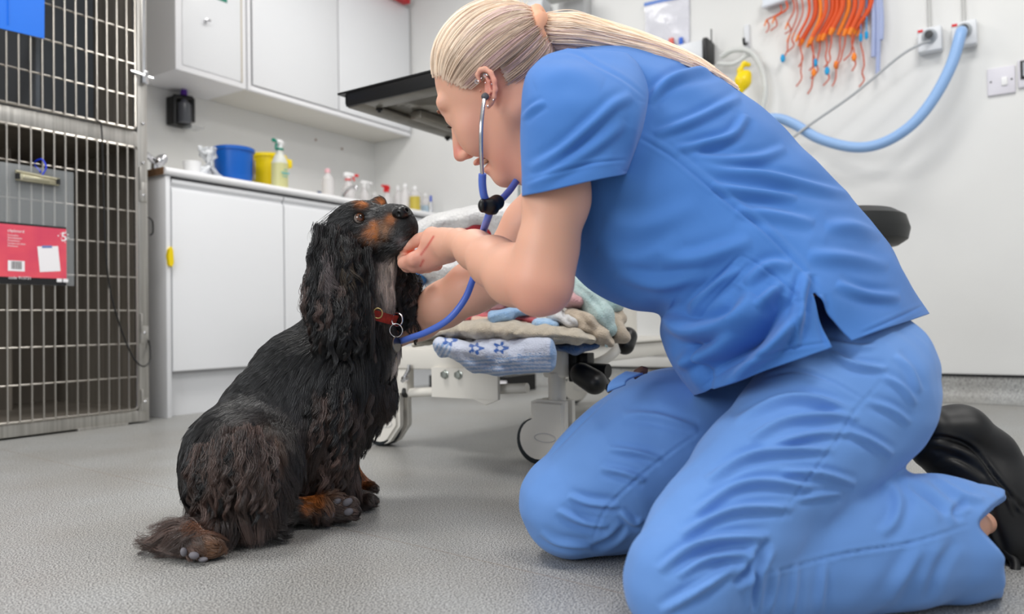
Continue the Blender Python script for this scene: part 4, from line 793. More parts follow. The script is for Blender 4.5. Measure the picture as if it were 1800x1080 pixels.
mb.tube(c2w([tie+ax*0.010+np.array([0, -0.007, -0.022])+(0.026+0.002*math.sin(5*a))*(math.cos(a)*e1+math.sin(a)*e2)+ax*0.003*math.sin(4*a) for a in th_]), [0.0105+0.002*math.sin(7*a) for a in th_], 12, cap=False)
mb.build('hair_tie', mat('peach_hair_tie', (0.90, 0.66, 0.53), 0.6), person)

# ================================================================ STETHOSCOPE
m_tube = mat('blue_rubber_tube', (0.33, 0.45, 0.80), 0.35)
st = thing('stethoscope', c2w([cf(862, 360, 1.10)])[0], 'blue stethoscope with chrome ear tubes worn by the person, black yoke under the chin', 'stethoscope')
CW = lambda pts: c2w([cf(*p) for p in pts])
mb = MB(); mb.tube(spl(CW([(852, 172, 1.060), (849, 190, 1.052), (846, 225, 1.045), (846, 270, 1.055), (848, 312, 1.075)]), 6)[0], 0.0029, 12); mb.build('ear_tube', m_chrome, st)
mb = MB(); mb.tube(spl(CW([(930, 262, 1.20), (924, 285, 1.19), (912, 312, 1.16), (905, 322, 1.15)]), 6)[0], 0.0029, 12); mb.build('ear_tube', m_chrome, st)
mb = MB(); mb.lathe(CW([(852, 170, 1.058)])[0], [(0, -0.004), (0.0045, -0.002), (0.0055, 0.002), (0.004, 0.007), (0.002, 0.010), (0, 0.011)], 16, c2w([hd(0, -1, 0)])[0]-c2w([hd(0, 0, 0)])[0]); mb.build('ear_tip', mat('grey_rubber', (0.32, 0.32, 0.34), 0.5), st)
mb = MB(); mb.tube(spl(CW([(848, 306, 1.073), (848, 325, 1.08), (851, 345, 1.088), (858, 358, 1.095), (862, 368, 1.10)]), 6)[0], 0.0056, 14); mb.build('branch_tube', m_tube, st)
mb = MB(); mb.tube(spl(CW([(908, 318, 1.155), (895, 336, 1.135), (880, 352, 1.11), (866, 364, 1.10)]), 6)[0], 0.0052, 14); mb.build('branch_tube', m_tube, st)
Y_f = Field(0.0012); Y_f.chain([(851, 361, 1.085, 10), (861, 363, 1.088, 13), (873, 356, 1.098, 14)], 0.006, 0.6); Y_f.ell(cf(848, 362, 1.083), (0.006, 0.010, 0.008), None, 0.003); Y_f.chain([(862, 366, 1.09, 11), (868, 370, 1.092, 8)], 0.004, 0.7)
V, Q = Y_f.mesh(); V = relax(V, Q, 2); obj('yoke', c2w(V), Q, m_black, st)
mb = MB(); mb.tube(spl(CW([(864, 366, 1.095), (857, 385, 1.12), (850, 405, 1.17), (845, 430, 1.235), (840, 460, 1.26), (831, 492, 1.25), (816, 528, 1.24), (788, 562, 1.245), (750, 584, 1.275), (722, 594, 1.31), (704, 600, 1.345), (686, 604, 1.39)]), 6)[0], 0.0056, 14); mb.build('main_tube', m_tube, st)
mb = MB(); mb.lathe(CW([(672, 606, 1.42)])[0], [(0, -0.008), (0.014, -0.008), (0.020, -0.004), (0.022, 0.004), (0.018, 0.007), (0, 0.007)], 24, -R); mb.build('chest_piece', m_chrome, st)
# ================================================================ DOG
from mathutils import kdtree
dog = thing('dog', onZ(520, 930), 'black and tan spaniel sitting on the grey floor with chin raised, red collar', 'dog')
D = Field(0.0025)
D.chain([(612, 600, 1.37, 70), (548, 672, 1.36, 92), (486, 748, 1.33, 95), (432, 812, 1.29, 88), (412, 858, 1.265, 78)], 0.03, 0.95)
D.chain([(622, 612, 1.37, 64), (632, 680, 1.38, 48), (618, 730, 1.38, 40)], 0.03, 1.0)
D.chain([(605, 600, 1.37, 68), (628, 520, 1.365, 57), (638, 450, 1.355, 50), (632, 415, 1.348, 45)], 0.03, 0.9)
# head
D.ball(cf(622, 402, 1.345), 0.0435, 0.02, 0.95)
D.ball(cf(645, 388, 1.34), 0.033, 0.02)
D.chain([(655, 396, 1.328, 30), (688, 391, 1.312, 27), (706, 389, 1.303, 23)], 0.018, 0.85)
D.chain([(690, 381, 1.312, 18), (705, 376, 1.30, 14)], 0.012)
D.chain([(640, 420, 1.335, 36), (672, 420, 1.32, 27), (702, 413, 1.305, 22), (713, 404, 1.298, 17)], 0.018, 0.9)
D.chain([(718, 398, 1.292, 13), (712, 416, 1.298, 13), (690, 428, 1.308, 13)], 0.012)
D.ball(cf(618, 370, 1.318), 0.012, 0.014); D.ball(cf(632, 366, 1.315), 0.010, 0.014); D.ball(cf(668, 358, 1.345), 0.012, 0.014)
D.ball(cf(632, 384, 1.302), 0.0095, 0.006, 1, '-'); D.ball(cf(683, 366, 1.335), 0.007, 0.006, 1, '-')
D.cone(cf(735, 409, 1.286), 0.002, cf(700, 432, 1.285), 0.003, 0.006, 1, '-'); D.cone(cf(700, 432, 1.285), 0.003, cf(660, 424, 1.292), 0.002, 0.006, 1, '-')
# front legs
D.chain([(590, 660, 1.325, 58), (582, 730, 1.325, 46), (585, 780, 1.33, 32), (598, 835, 1.345, 22), (610, 866, 1.365, 17)], 0.025)
D.chain([(612, 872, 1.375, 17), (632, 880, 1.385, 17)], 0.012)
for (x, y, d) in ((648, 878, 1.37), (651, 882, 1.388), (650, 880, 1.405), (644, 877, 1.418)): D.cone(cf(634, 879, 1.392), 0.012, cf(x, y, d), 0.0095, 0.006)
D.chain([(625, 700, 1.42, 40), (614, 780, 1.445, 21), (611, 825, 1.46, 15), (622, 848, 1.468, 15), (636, 856, 1.475, 16)], 0.02)
for (x, y, d) in ((649, 855, 1.455), (652, 857, 1.472), (650, 857, 1.49)): D.cone(cf(637, 856, 1.475), 0.012, cf(x, y, d), 0.0095, 0.006)
# near hind leg and paw
D.chain([(405, 800, 1.235, 70), (446, 815, 1.215, 52), (455, 848, 1.20, 40)], 0.06, 0.8)
D.chain([(448, 862, 1.195, 36), (390, 915, 1.17, 24), (330, 938, 1.14, 20)], 0.02)
D.chain([(300, 952, 1.135, 16), (338, 955, 1.115, 24), (360, 960, 1.105, 21)], 0.015, 0.9)
for (x, y, d) in ((352, 975, 1.09), (340, 974, 1.085), (372, 962, 1.10), (366, 972, 1.092)): D.cone(cf(350, 960, 1.108), 0.014, cf(x, y-3, d+0.008), 0.010, 0.006)
# far hind leg
D.chain([(505, 820, 1.40, 62), (520, 860, 1.39, 45)], 0.03)
D.chain([(440, 880, 1.24, 38), (490, 895, 1.255, 22), (530, 897, 1.268, 15), (572, 890, 1.28, 19), (600, 893, 1.287, 21)], 0.018)
for (x, y, d) in ((617, 884, 1.277), (622, 897, 1.275), (620, 904, 1.28), (590, 880, 1.272)): D.cone(cf(602, 894, 1.285), 0.015, cf(x, y, d), 0.0105, 0.006)
# tail
D.chain([(372, 905, 1.215, 20), (420, 922, 1.19, 20), (468, 920, 1.185, 17), (496, 898, 1.20, 10)], 0.015)
V, Q = D.mesh(); V = relax(V, Q, 2); N_ = vnormals(V, Q)
def anchors(P_, L):
    """gaussian blend of anchor rows (px,py,d,radius m, values...) -> weights"""
    out = []
    for (x, y, d, r) in L: c = cf(x, y, d); out.append(np.exp(-(((P_-c)**2).sum(1))/r**2))
    return np.array(out).T
K_ = np.array(lin((0.045, 0.043, 0.048))[:3]); TAN = np.array(lin((0.72, 0.42, 0.17))[:3]); BRN = np.array(lin((0.30, 0.235, 0.21))[:3]); WHT = np.array(lin((0.88, 0.83, 0.78))[:3]); DRB = np.array(lin((0.42, 0.29, 0.19))[:3])
COLA = [((633, 361, 1.31, 0.0075), TAN, 0.9), ((639, 362, 1.31, 0.006), TAN, 0.8), ((669, 356, 1.335, 0.007), TAN, 1.0),
        ((651, 412, 1.29, 0.0115), TAN, 1.0), ((660, 401, 1.29, 0.010), TAN, 0.9), ((673, 402, 1.285, 0.012), DRB*1.4, 0.9), ((685, 386, 1.283, 0.008), TAN, 0.8), ((651, 430, 1.29, 0.009), DRB, 0.6), ((672, 417, 1.285, 0.008), DRB, 0.6), ((628, 420, 1.29, 0.008), DRB, 0.7),
        ((705, 425, 1.285, 0.009), np.array(lin((0.45, 0.44, 0.45))[:3]), 0.7), ((692, 500, 1.33, 0.022), WHT, 1.1), ((699, 532, 1.33, 0.026), WHT, 1.2), ((686, 478, 1.33, 0.018), WHT, 0.9), ((698, 625, 1.36, 0.022), WHT, 0.75),
        ((616, 800, 1.445, 0.035), TAN, 0.9), ((612, 835, 1.46, 0.03), TAN, 1.0), ((622, 848, 1.46, 0.02), TAN, 0.9), ((560, 855, 1.33, 0.03), TAN*0.8, 0.5), ((535, 884, 1.262, 0.014), TAN, 1.0), ((558, 880, 1.27, 0.014), TAN, 0.9),
        ((585, 868, 1.27, 0.02), DRB, 0.8), ((605, 895, 1.27, 0.03), BRN, 0.7), ((345, 940, 1.11, 0.02), TAN, 0.9), ((335, 962, 1.09, 0.03), BRN, 0.9), ((375, 962, 1.09, 0.02), DRB, 0.9), ((300, 955, 1.12, 0.03), BRN, 1.0),
        ((580, 790, 1.30, 0.055), BRN, 0.6), ((600, 850, 1.33, 0.035), BRN, 0.9), ((430, 800, 1.14, 0.05), BRN, 0.8), ((462, 785, 1.17, 0.022), DRB, 0.6), ((400, 860, 1.14, 0.06), BRN, 0.7), ((340, 900, 1.15, 0.05), BRN, 0.7), ((655, 700, 1.36, 0.04), BRN, 0.5), ((645, 880, 1.38, 0.02), BRN, 0.8)]
def dogcol(Pc):
    c = np.tile(K_, (len(Pc), 1))
    for (x, y, d, r), col, a in COLA:
        w = np.clip(np.exp(-(((Pc-cf(x, y, d))**2).sum(1))/r**2)*a*1.5, 0, 1)[:, None]; c = c*(1-w)+col*w
    return c
m_dogskin = vcol(mat('dog_undercoat', (0.05, 0.05, 0.05), 0.7))
W = c2w(V); W[:, 2] = np.maximum(W[:, 2], 0.002)
dbody = obj('body', W, Q, m_dogskin, dog); setcol(dbody, dogcol(V)*0.75)
m_fur = bpy.data.materials.new('dog_fur'); m_fur.use_nodes = True; vcol(m_fur); b_ = m_fur.node_tree.nodes['Principled BSDF']; b_.inputs['Roughness'].default_value = 0.33; b_.inputs['Specular IOR Level'].default_value = 0.75
# ears (flaps under the long hair)
E_ = Field(0.0025); E_.chain([(602, 425, 1.305, 24), (586, 470, 1.282, 32), (592, 535, 1.28, 38), (602, 580, 1.29, 26)], 0.02, 0.3)
V2, Q2 = E_.mesh(); ear_n = obj('ear', c2w(V2), Q2, m_dogskin, dog); setcol(ear_n, dogcol(V2)*0.8)
E_ = Field(0.0025); E_.chain([(676, 440, 1.40, 18), (706, 490, 1.40, 22), (712, 540, 1.385, 20), (706, 570, 1.38, 14)], 0.02, 0.3)
V3, Q3 = E_.mesh(); ear_f = obj('ear', c2w(V3), Q3, m_dogskin, dog); setcol(ear_f, dogcol(V3)*0.8)
# flow field: px,py,d, radius | direction (px right, px down, depth), length m, lift, wave, gravity
FL = [(708, 385, 1.29, .03, -.9, .3, .2, .004, .1, 0, 0), (685, 400, 1.29, .03, -.95, .3, .1, .006, .12, 0, 0), (655, 395, 1.29, .03, -.9, .2, .1, .007, .12, 0, 0), (632, 384, 1.30, .02, -.9, .1, .1, .005, .1, 0, 0), (640, 355, 1.33, .03, -1, -.05, 0, .010, .15, 0, 0), (600, 375, 1.31, .03, -.8, .6, 0, .016, .2, 0, 0),
      (590, 410, 1.30, .03, -.5, .9, 0, .022, .3, .1, .1), (640, 430, 1.29, .03, -.6, .8, 0, .012, .2, 0, 0), (680, 430, 1.29, .03, -.8, .6, 0, .008, .2, 0, 0), (712, 425, 1.285, .02, -.6, .6, 0, .006, .2, 0, 0),
      (640, 480, 1.32, .05, .05, 1, 0, .022, .25, .1, .2), (690, 500, 1.34, .05, .15, 1, 0, .032, .3, .1, .2), (620, 560, 1.31, .05, -.1, 1, 0, .03, .25, .1, .2), (690, 590, 1.35, .05, .1, 1, 0, .04, .5, .2, .3),
      (560, 600, 1.30, .06, -.6, .8, 0, .03, .22, .1, .1), (520, 620, 1.29, .05, -.75, .75, 0, .032, .3, .15, .1), (470, 640, 1.30, .05, -.65, .75, 0, .035, .28, .15, .1), (560, 680, 1.27, .06, -.35, .95, 0, .032, .15, .05, .2), (480, 720, 1.25, .06, -.5, .85, 0, .030, .12, .05, .2), (400, 720, 1.29, .05, -.5, .85, 0, .026, .18, .05, .1), (370, 780, 1.24, .05, -.35, .95, 0, .026, .15, .05, .1), (340, 840, 1.24, .05, -.1, 1, 0, .03, .2, .05, .1),
      (640, 650, 1.32, .05, .1, 1, 0, .045, .4, .25, .35), (675, 680, 1.37, .04, .3, .9, 0, .045, .5, .35, .3), (600, 700, 1.28, .05, -.05, 1, 0, .055, .3, .3, .4), (570, 740, 1.28, .04, -.35, .95, -.1, .075, .4, .4, .4), (600, 780, 1.30, .04, 0, 1, 0, .070, .3, .4, .5), (630, 740, 1.37, .04, -.05, 1, 0, .045, .45, .4, .4), (590, 830, 1.32, .03, -.25, 1, 0, .05, .25, .4, .4), (612, 868, 1.36, .02, .2, 1, 0, .025, .2, .2, .2), (645, 882, 1.38, .02, .95, .25, 0, .016, .25, .1, .1),
      (614, 800, 1.44, .03, .1, 1, 0, .012, .15, 0, 0), (640, 855, 1.46, .02, .9, .3, 0, .014, .25, .1, .1),
      (400, 780, 1.16, .05, -.1, 1, 0, .045, .15, .3, .3), (450, 770, 1.16, .04, .3, .9, 0, .05, .3, .4, .3), (440, 830, 1.15, .05, -.05, 1, 0, .07, .3, .5, .5), (380, 850, 1.16, .05, -.25, 1, 0, .07, .3, .5, .4), (350, 900, 1.15, .04, -.9, .4, 0, .06, .25, .5, .2), (300, 950, 1.12, .04, -1, -.05, 0, .05, .25, .3, .1), (340, 965, 1.09, .03, .5, .4, 0, .012, .2, .1, 0), (372, 962, 1.10, .02, .9, .1, 0, .022, .3, .2, 0),
      (440, 925, 1.17, .05, .9, .1, 0, .05, .12, .15, .1), (485, 915, 1.18, .03, .8, -.5, 0, .04, .12, .1, 0), (520, 900, 1.26, .04, .7, .3, 0, .025, .3, .3, .1), (560, 905, 1.26, .03, .2, .8, 0, .03, .3, .3, .2), (605, 895, 1.27, .03, .7, .2, 0, .009, .2, .1, 0), (520, 850, 1.34, .06, .1, 1, 0, .03, .2, .1, .2)]
FLa = np.array(FL)
def flow(Pc):
    d2 = np.array([((Pc-cf(*f[:3]))**2).sum(1)/f[3]**2 for f in FL]).T; w = 1/(0.05+d2)**2.2; w /= w.sum(1)[:, None]
    dirs = FLa[:, 4:7]*np.array([1, -1, 1]); return w@dirs, w@FLa[:, 7:11]
def sample(V, Q, n):
    a = V[Q[:, 0]]; b = V[Q[:, 1]]; c = V[Q[:, 2]]; d = V[Q[:, 3]]; ar = np.linalg.norm(np.cross(c-a, d-b), axis=1); f = rng.choice(len(Q), n, p=ar/ar.sum()); u = rng.uniform(size=(n, 1)); v = rng.uniform(size=(n, 1))
    P_ = (a[f]*(1-u)+b[f]*u)*(1-v)+(d[f]*(1-u)+c[f]*u)*v; nn = np.cross(c[f]-a[f], d[f]-b[f]); nn /= np.linalg.norm(nn, axis=1)[:, None]+1e-12; return P_, nn
up_c = np.array([0, 0, 1.0]) @ M3.T
def grow(P_, nn, dirs, prm, k, clumpn, cl=0.6, seed=1, ground=True):
    g = np.random.default_rng(seed); n = len(P_); L = prm[:, 0]*g.uniform(0.7, 1.15, n); lift = prm[:, 1]*g.uniform(0.6, 1.4, n); wave = prm[:, 2]; grav = prm[:, 3]
    dirs = dirs+g.normal(0, 0.13, (n, 3))*np.array([1, 1, 1]); t = dirs-nn*(dirs*nn).sum(1)[:, None]; t /= np.linalg.norm(t, axis=1)[:, None]+1e-9
    s = np.linspace(0, 1, k)[None, :, None]; L3 = L[:, None, None]
    side = np.cross(t, nn); ci = g.choice(n, clumpn, replace=False); kd = kdtree.KDTree(clumpn)
    for i, c in enumerate(ci): kd.insert(P_[c], i)
    kd.balance(); near = np.array([kd.find(p)[1] for p in P_]); ph = g.uniform(0, 6.28, clumpn)[near][:, None, None]; am = (g.normal(0, 1, clumpn)[near])[:, None, None]
    C = P_[:, None]+L3*(t[:, None]*s+nn[:, None]*lift[:, None, None]*(1.3*s-0.9*s*s)-up_c*grav[:, None, None]*s*s*0.8)
    C = C+side[:, None]*(L3*wave[:, None, None]*(0.16*np.sin(s*7+ph)*s+0.25*am*s*s))+nn[:, None]*(L3*wave[:, None, None]*0.10*np.cos(s*7+ph)*s)
    CC = C[ci][near]; w = cl*s**1.3; C = C*(1-w)+(CC+(P_-P_[ci][near])[:, None]*0.25)*w
    return C, np.exp(g.normal(0, 0.55, clumpn))[near][:, None]
Pr, nn = sample(V, Q, 120000)
flip = (nn*0).sum(1)
dirs, prm = flow(Pr)
x_, y_ = topx(Pr)
keep = (np.hypot(x_-632, y_-384) > 9.5) & ~((np.hypot((x_-707), (y_-373)) < 12) & (Pr[:, 2] < 1.32)) & (np.hypot(x_-684, y_-364) > 5)
for (x, y, r) in ((592, 881, 6), (611, 883, 7), (613, 899, 7), (577, 906, 9), (323, 972, 5), (340, 979, 6)): keep &= ~((np.hypot(x_-x, y_-y) < r) & (nn[:, 2] < 0))
keep &= ~((nn[:, 2] > 0.45) & (rng.uniform(size=len(Pr)) < 0.6))
Pr, nn, dirs, prm = Pr[keep], nn[keep], dirs[keep], prm[keep]
def fur_cols(Pc, g=rng):
    c = dogcol(Pc); return c*g.uniform(0.6, 1.5, (len(c), 1))
def clampz(C):
    W = c2w(C.reshape(-1, 3)); W[:, 2] = np.maximum(W[:, 2], 0.0015+0.004*np.random.default_rng(3).uniform(size=len(W))**2); return W.reshape(C.shape)
rad6 = lambda r, k: r*np.linspace(1, 0.25, k)
C, lk = grow(Pr, nn, dirs, prm, 8, 3200, 0.75, 4); mid = C[:, 5]
hair('fur', clampz(C), rad6(0.00036, 8), m_fur, dog, fur_cols(0.5*Pr+0.5*mid)*(0.35+0.65*lk))
# long wavy ear hair: locks falling as a curtain
def earhair(rootline, n, L0, seed, par, name, brn, d_in, nlock, bw=0.55, sx=0.0):
    """rootline px (x,y,d); locks hang straight down with waves"""
    g = np.random.default_rng(seed); RL = spl(np.array(rootline, float), 10)[0]; k = 18; s = np.linspace(0, 1, k)
    u = g.uniform(0, len(RL)-1, nlock); lay = g.uniform(0, 1, nlock); LC = np.zeros((nlock, k, 3)); ph = g.uniform(0, 6.28, nlock); LL = L0*g.uniform(0.45, 1.08, nlock); wv = g.uniform(0.5, 1.4, nlock)
    for q in range(nlock):
        i = int(u[q]); f = u[q]-i; r = RL[i]*(1-f)+RL[min(i+1, len(RL)-1)]*f; base_ = cf(r[0]+g.normal(0, 7), r[1]+g.normal(0, 14), r[2]+d_in*lay[q]); fan = (u[q]/(len(RL)-1)-0.5)
        x = s*LL[q]*(0.16*fan+0.05)+sx*LL[q]*s*s+0.0045*wv[q]*np.sin(s*(9+4*wv[q])+ph[q])*np.sqrt(s)+0.010*fan*np.sin(s*3.1); z = -0.012*np.sin(s*2.8)*(1-lay[q])+0.004*wv[q]*np.cos(s*(9+4*wv[q])+ph[q])*s
        LC[q] = base_+np.stack([x, -s*LL[q], z], 1)
    li = g.integers(0, nlock, n); off = g.normal(0, 1, (n, 1, 3))*np.array([0.0036, 0.002, 0.003]); tp = (1-0.75*s**1.5)[None, :, None]
    C = LC[li]+off*tp+0.0006*np.sin(s*30+g.uniform(0, 6, (n, 1)))[:, :, None]
    C = C[:, :, :]; bright = np.exp(g.normal(0, 0.6, nlock))[li][:, None]; w = (g.uniform(0, 1, nlock) < brn)[li][:, None]*bw
    c = (K_*(1-w)+BRN*w)*(0.3+0.7*bright)*g.uniform(0.6, 1.5, (n, 1)); return hair(name, clampz(C), rad6(0.00040, k), m_fur, par, c)
earhair([(562, 440, 1.268), (575, 425, 1.268), (598, 425, 1.275), (618, 440, 1.285), (632, 470, 1.295)], 13000, 0.150, 11, ear_n, 'ear_fur', 0.12, 0.035, 260)
earhair([(552, 470, 1.265), (560, 520, 1.262), (590, 530, 1.255), (625, 520, 1.275)], 9000, 0.095, 15, ear_n, 'ear_fur', 0.25, 0.03, 180)
earhair([(690, 470, 1.37), (706, 478, 1.375), (722, 500, 1.38)], 5000, 0.085, 12, ear_f, 'ear_fur', 0.6, 0.02, 110)
# feathering of the near thigh, chest and front leg
earhair([(350, 812, 1.155), (385, 792, 1.135), (430, 780, 1.13), (468, 795, 1.15)], 15000, 0.098, 31, dog, 'thigh_feathering', 0.8, 0.02, 300, 0.75)
earhair([(528, 735, 1.275), (560, 705, 1.262), (600, 690, 1.27), (632, 700, 1.31)], 9000, 0.085, 33, dog, 'chest_feathering', 0.5, 0.03, 200, 0.7, -0.12)
earhair([(560, 780, 1.285), (585, 770, 1.275), (606, 765, 1.295)], 6000, 0.082, 34, dog, 'leg_feathering', 0.95, 0.03, 130, 0.9, -0.15)
earhair([(640, 640, 1.32), (665, 645, 1.345), (680, 655, 1.37)], 4000, 0.06, 35, dog, 'chest_feathering', 0.4, 0.03, 90, 0.7, 0.05)
# grey lock on the near ear and pale fold
P_ = np.array([cf(572+rng.normal(0, 4), 470+rng.normal(0, 12), 1.258) for _ in range(350)]); n2 = np.tile([0, 0, -1.0], (350, 1))
C, lk = grow(P_, n2, np.tile([0.15, -1, 0.0], (350, 1)), np.tile([0.04, 0.2, 0.6, 0.1], (350, 1)), 12, 40, 0.6, 21); hair('ear_fur', clampz(C), rad6(0.0004, 12), m_fur, ear_n, np.tile(np.array(lin((0.40, 0.36, 0.36))[:3]), (350, 1))*rng.uniform(0.6, 1.2, (350, 1)))
P_ = np.array([cf(598+rng.normal(0, 5), 446+rng.normal(0, 8), 1.272) for _ in range(350)])
C, lk = grow(P_, n2, np.tile([0.3, -1, 0.0], (350, 1)), np.tile([0.055, 0.2, 0.5, 0.1], (350, 1)), 12, 40, 0.6, 22); hair('ear_fur', clampz(C), rad6(0.0004, 12), m_fur, ear_n, np.tile(np.array(lin((0.36, 0.31, 0.25))[:3]), (350, 1))*rng.uniform(0.5, 1.2, (350, 1)))
# whiskery wisps on the nape
P_ = np.array([cf(588+rng.normal(0, 8), 400+rng.normal(0, 14), 1.32) for _ in range(160)]); n2 = np.tile([-0.8, 0.3, -0.4], (160, 1))
C, lk = grow(P_, n2, np.tile([-0.7, -0.4, 0.0], (160, 1)), np.tile([0.045, 0.5, 0.5, 0.1], (160, 1)), 10, 14, 0.5, 23); hair('nape_fur', clampz(C), rad6(0.0003, 10), m_fur, dog, np.tile(K_, (160, 1)))
# nose, eyes, pads
Nf = Field(0.0012); nc = cf(707, 374, 1.282); Nf.ell(nc, (0.0125, 0.0115, 0.0135), None, 0.004); Nf.chain([(697, 376, 1.285, 8), (715, 374, 1.288, 7)], 0.006); Nf.ball(cf(700, 377, 1.270), 0.0036, 0.003, 1.3, '-'); Nf.ball(cf(714, 370, 1.277), 0.0030, 0.003, 1.3, '-')
Nf.cone(cf(709, 380, 1.267), 0.0007, cf(710, 390, 1.27), 0.0007, 0.002, 1, '-')
Vn, Qn = Nf.mesh(); Vn = relax(Vn, Qn, 1); obj('nose', c2w(Vn), Qn, mat('wet_black_nose', (0.05, 0.05, 0.055), 0.32, bump=0.5, bscale=500, bdist=0.0006), dog)
def eye(c, r, name='eye'):
    n = 18; look = np.array([0.42, 0.30, -0.86]); look /= np.linalg.norm(look); V = []; cols = []
    for i in range(n+1):
        for j in range(2*n):
            a, b = math.pi*i/n, math.pi*j/n; q = np.array([math.sin(a)*math.cos(b), math.sin(a)*math.sin(b), math.cos(a)]); V.append(c+q*r); dd = math.acos(max(-1, min(1, q@look)))
            cols.append(lin((0.01, 0.01, 0.012))[:3] if dd < 0.42 else lin((0.36, 0.20, 0.10))[:3] if dd < 0.92 else lin((0.10, 0.07, 0.05))[:3] if dd < 1.05 else lin((0.55, 0.50, 0.47))[:3])
    o = obj(name, c2w(V), [(i*2*n+j, (i+1)*2*n+j, (i+1)*2*n+(j+1) % (2*n), i*2*n+(j+1) % (2*n)) for i in range(n) for j in range(2*n)], MATS['eye'], dog); setcol(o, np.array(cols))
vcol(mat('eye', (0.1, 0.05, 0.03), 0.06, coat=1))
eye(cf(632, 384, 1.309), 0.0098); eye(cf(683, 366, 1.338), 0.0085)
m_pad = mat('grey_paw_pad', (0.42, 0.41, 0.43), 0.7, bump=0.5, bscale=300, bdist=0.0006)
for (x, y, d, rx, ry, an) in ((592, 881, 1.266, 8, 6, .4), (611, 883, 1.266, 9.5, 6.5, .5), (613, 900, 1.266, 9, 6.5, .3), (577, 906, 1.262, 11, 8.5, .3), (323, 971, 1.083, 5.5, 8, .3), (341, 977, 1.074, 9, 6, -.2), (357, 984, 1.08, 8, 4, 0)):
    s = d/F; Rm = np.array([[math.cos(an), math.sin(an), 0], [-math.sin(an), math.cos(an), 0], [0, 0, 1]]); pf = Field(0.0012); pf.ell(cf(x, y, d), (rx*s, ry*s, 0.006), Rm, 0.002); Vp, Qp = pf.mesh(); obj('paw_pad', c2w(Vp), Qp, m_pad, dog)
# collar
m_col = mat('red_fabric_collar', (0.72, 0.20, 0.12), 0.7, bump=0.5, bscale=400, col2=(0.55, 0.14, 0.10), cscale=120)
cc = cf(632, 540, 1.355); e1 = np.array([0.94, -0.34, 0]); 
col_o = None; n = 64; V4 = []
for i in range(n):
    a = 2*math.pi*i/n; rd = e1*0.068*math.cos(a)+zz*0.071*math.sin(a); c = cc+rd; o_ = rd/np.linalg.norm(rd); upv = np.array([0.34, 0.94, 0])
    for (du, dn) in ((-0.0085, 0), (0.0085, 0), (0.0085, 0.0025), (-0.0085, 0.0025)): V4.append(c+upv*du+o_*dn)
Fc = [(i*4+j, ((i+1) % n)*4+j, ((i+1) % n)*4+(j+1) % 4, i*4+(j+1) % 4) for i in range(n) for j in range(4)]
collar = obj('collar', c2w(V4), Fc, m_col, dog, smooth=False)
def ring(c, r, nrm, rt, name, m, par):
    nrm = np.array(nrm, float); nrm /= np.linalg.norm(nrm); a = np.cross(nrm, [0.1, 0.2, 1]); a /= np.linalg.norm(a); b = np.cross(nrm, a); mb = MB()
    mb.tube(c2w([c+r*(math.cos(t)*a+math.sin(t)*b) for t in np.linspace(0, 2*math.pi, 25)]), rt, 8, cap=False); return mb.build(name, m, par)
ring(cf(698, 562, 1.325), 0.0115, (0.5, 0, 1), 0.0016, 'ring', m_chrome, collar); ring(cf(696, 581, 1.32), 0.0115, (0.15, 0.1, 1), 0.0012, 'ring', m_chrome, collar)
ring(cf(664, 551, 1.288), 0.0085, (0.3, 0, 1), 0.0014, 'ring', mat('brass_ring', (0.7, 0.62, 0.42), 0.3, metal=1), collar)
mb = MB(); mb.lathe(c2w([cf(697, 606, 1.32)])[0], [(0, -0.0012), (0.0135, -0.0012), (0.0145, 0), (0.0135, 0.0012), (0, 0.0012)], 28, c2w([[1, 0.1, -0.35]])[0]-c2w([[0, 0, 0]])[0]); mb.build('name_tag', mat('dull_tag_metal', (0.5, 0.48, 0.45), 0.3, metal=1), collar)
# ================================================================ LIFTING EXAMINATION TABLE (base behind the dog, top beside the head)
m_cream = mat('cream_painted_steel', (0.90, 0.885, 0.85), 0.35); m_wheel = mat('dark_rubber', (0.14, 0.17, 0.19), 0.5); m_bolt = mat('zinc_bolt', (0.66, 0.68, 0.66), 0.3, metal=1)
tb = thing('examination_table', (2.1, 1.25, 0), 'white lifting veterinary table on castors, black edged tray top, towels on its base', 'table')
mb = MB(); mb.box((1.545, 0.90, 0.215), (1.60, 1.46, 0.268), 0.006); mb.box((1.545, 1.0, 0.215), (2.75, 1.05, 0.262), 0.006); mb.box((1.56, 1.38, 0.215), (2.75, 1.43, 0.262), 0.006); mb.box((2.72, 0.90, 0.215), (2.77, 1.5, 0.262), 0.006); mb.build('base_frame', m_cream, tb)
mb = MB(); mb.box((1.56, 0.99, 0.264), (2.74, 1.44, 0.274), 0.003); mb.build('base_plate', m_cream, tb)
mb = MB(); mb.box((1.538, 0.875, 0.205), (1.60, 0.935, 0.276), 0.008, 3); mb.build('corner_block', m_cream, tb)
mb = MB(); mb.prism([(1.535, 1.268, 0.146), (1.535, 1.268, 0.222), (1.535, 1.06, 0.222), (1.535, 1.06, 0.146)], (0.01, 0, 0)); mb.prism([(1.537, 1.14, 0.147), (1.537, 1.06, 0.147), (1.537, 1.10, 0.132)], (0.008, 0, 0)); mb.build('bracket_plate', m_cream, tb, sharp=20)
for yy in (1.222, 1.178):
    mb = MB(); mb.lathe((1.535, yy, 0.205), [(0.012, 0), (0.012, 0.002), (0.0095, 0.003), (0.0095, 0.010), (0.0, 0.011)], 6, (-1, 0, 0)); mb.build('bolt', m_bolt, tb)
mb = MB(); mb.tube([(1.565, 1.368, 0.150), (1.575, 1.0, 0.175)], 0.0125, 12); mb.box((1.55, 1.365, 0.148), (1.58, 1.40, 0.215), 0.004); mb.build('cross_tube', m_cream, tb)
